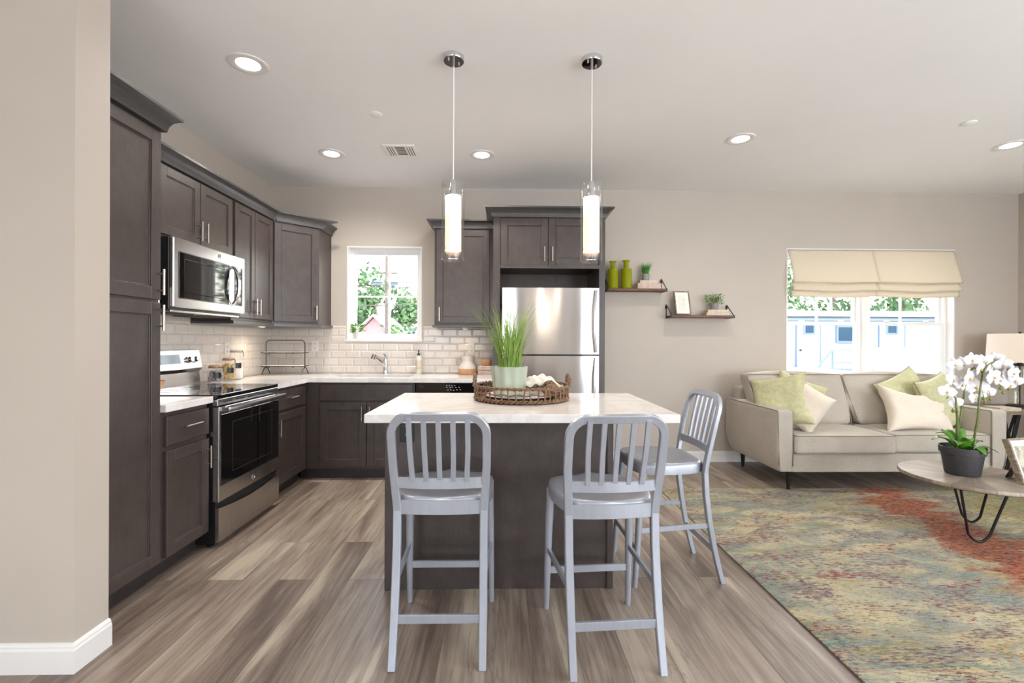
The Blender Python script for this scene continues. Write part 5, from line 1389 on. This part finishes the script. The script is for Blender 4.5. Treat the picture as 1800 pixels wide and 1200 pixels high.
c = thing('utility_pole', (-4.35, 18, -.9), 'wooden utility pole standing behind the kitchen window muntin', 'pole')
pt = at(681, 448, 18)
MB().tube([(pt.x, 18, -.9), (pt.x, 18, pt.z)], [.10, .08], 10).build('pole', 'bark', c, smooth=True)
MB().box(pt.x-.4, pt.x+.4, 17.97, 18.03, at(680, 480, 18).z-.025, at(680, 480, 18).z+.025).build('crossarm', 'bark', c)
for i, (v0, v1, sg) in enumerate(((492, 496, .05), (500, 503, .08), (528, 522, .25))):
    a, b = at(560, v0, 17.8), at(790, v1, 17.8)
    tag(MB().tube([a.lerp(b, t)-V((0, 0, sg*4*t*(1-t))) for t in [k/16 for k in range(17)]], .018, 5).build('overhead_cable', 'bark'), ('topmost thin overhead cable outside the kitchen window', 'second overhead cable just below the topmost one', 'sagging lower overhead cable in front of the trees')[i], 'cable', 'overhead cables outside the kitchen window')
for u0, u1, v, l in ((656, 672, 497, 'dark cable splice case hanging on the pole side nearest the corner'), (687, 701, 498, 'dark cable splice case hanging just past the utility pole')):
    a, b = at(u0, v, 17.9), at(u1, v, 17.9); tag(MB().tube([a, a.lerp(b, .08), a.lerp(b, .92), b], [.03, .09, .09, .03], 10).build('splice_case', 'bluegrey', smooth=True), l, 'cable case')
# trailers outside the large window
ty_ = 13.0
c = thing('office_trailer', (10, ty_, -.9), 'long white office trailer with two doors outside the large window', 'trailer')
MB().box(6.6, 16.5, ty_, ty_+2.6, .35, 1.98).build('wall', 'siding', c)
MB().box(6.5, 16.6, ty_-.12, ty_+2.7, 1.98, 2.14).build('roof', 'siding', c)
MB().box(6.5, 16.6, ty_-.13, ty_-.02, 1.86, 1.92).build('gutter', 'bluegrey', c)
MB().box(6.6, 16.5, ty_-.005, ty_+.02, .28, .50).build('skirt', 'bluegrey', c)
MB().box(6.8, 16.4, ty_+.1, ty_+2.5, -.9, .35).build('undercarriage', 'concrete', c)
def q(u, v): return at(u, v, ty_)
for (u0, u1, v0, v1) in ((1413, 1429, 571, 586), (1471, 1498, 574, 600), (1558, 1574, 572, 586)):
    a, b = q(u0, v1), q(u1, v0); f_o = MB().box(a.x-.04, b.x+.04, ty_-.05, ty_, a.z-.04, b.z+.04).build('window', 'bluegrey', c)
    MB().box(a.x+.02, b.x-.02, ty_-.06, ty_-.05, a.z+.02, b.z-.02).build('pane', 'display', f_o)
for u0, u1 in ((1400, 1440), (1545, 1588)):
    a, b = q(u0, 645), q(u1, 571)
    d_ = MB().box(a.x, b.x, ty_-.03, ty_, a.z, b.z, .005).build('door', 'white', c)
    MB().box(a.x-.03, a.x, ty_-.04, ty_, a.z, b.z).box(b.x, b.x+.03, ty_-.04, ty_, a.z, b.z).build('door_trim', 'bluegrey', c)
    MB().ball((a.x+.08, ty_-.06, q(0, 610).z), .04, sub=1).build('door_knob', 'slot', d_)
for i, u in enumerate((1385, 1530)):
    c2 = thing('stair_railing', (q(u, 600).x, ty_-.6, -.3), ('white stair railing in front of the first trailer door', 'white stair railing in front of the second trailer door')[i], 'railing', 'trailer stair railings')
    x = q(u, 600).x; mb = MB(); o_ = .75
    mb.tube([(x, ty_-0.65, .1), (x+.9, ty_-0.55, 1.05), (x+1.6, ty_-0.45, 1.05)], .025, 6).tube([(x+.9, ty_-0.55, -.9), (x+.9, ty_-0.55, 1.05)], .025, 6).tube([(x+1.6, ty_-0.45, -.9), (x+1.6, ty_-0.45, 1.05)], .025, 6).tube([(x, ty_-0.65, -.9), (x, ty_-0.65, .1)], .025, 6).tube([(x+.9, ty_-0.55, .7), (x+1.6, ty_-0.45, .7)], .02, 6)
    mb.build('rail', 'bluegrey', c2)
a, b = at(1592, 660, 9), at(1660, 612, 9)
tag(MB().box(a.x, b.x, 9, 9.8, -.9, b.z, .01).build('utility_box', 'siding'), 'pale concrete box with a handle outside the large window', 'box')
tag(MB().tube([(a.x+.25, 9.1, b.z), (a.x+.28, 9.1, b.z+.06), (b.x-.3, 9.1, b.z+.06), (b.x-.27, 9.1, b.z)], .015, 6).build('grab_rail', 'white'), 'thin white handle on the pale concrete box outside', 'railing')
c = thing('car', (9.1, 11.2, -.9), 'white parked car whose roof shows above the sofa back', 'car')
xa, xb = at(1400, 650, 11.2).x, at(1502, 650, 11.2).x; zt2 = at(1440, 649, 11.2).z
prof = [(xa-1.2, -.6), (xb+.8, -.6), (xb+.8, -.05), (xb+.1, .1), (xb-.3, zt2-.02), (xb-.9, zt2+.0), (xa+.4, zt2-.02), (xa-.2, .1), (xa-1.2, .0)]
MB().prism(prof, 10.6, 12.2, 'y', b=.03).build('body', 'white', c)
MB().prism([(xb-.02, .12), (xb-.36, zt2-.07), (xa+.45, zt2-.07), (xa-.08, .12)], 10.58, 10.6, 'y').build('side_window', 'glassblack', c)
for x in (xa-.5, xb+.1): MB().lathe([(0, -.1), (.28, -.1), (.3, -.08), (.3, .08), (.28, .1), (0, .1)], 20, T=Matrix.Translation((x, 10.72, -.6)) @ Matrix.Rotation(PI/2, 4, 'X')).build('wheel', 'black', c, smooth=40)
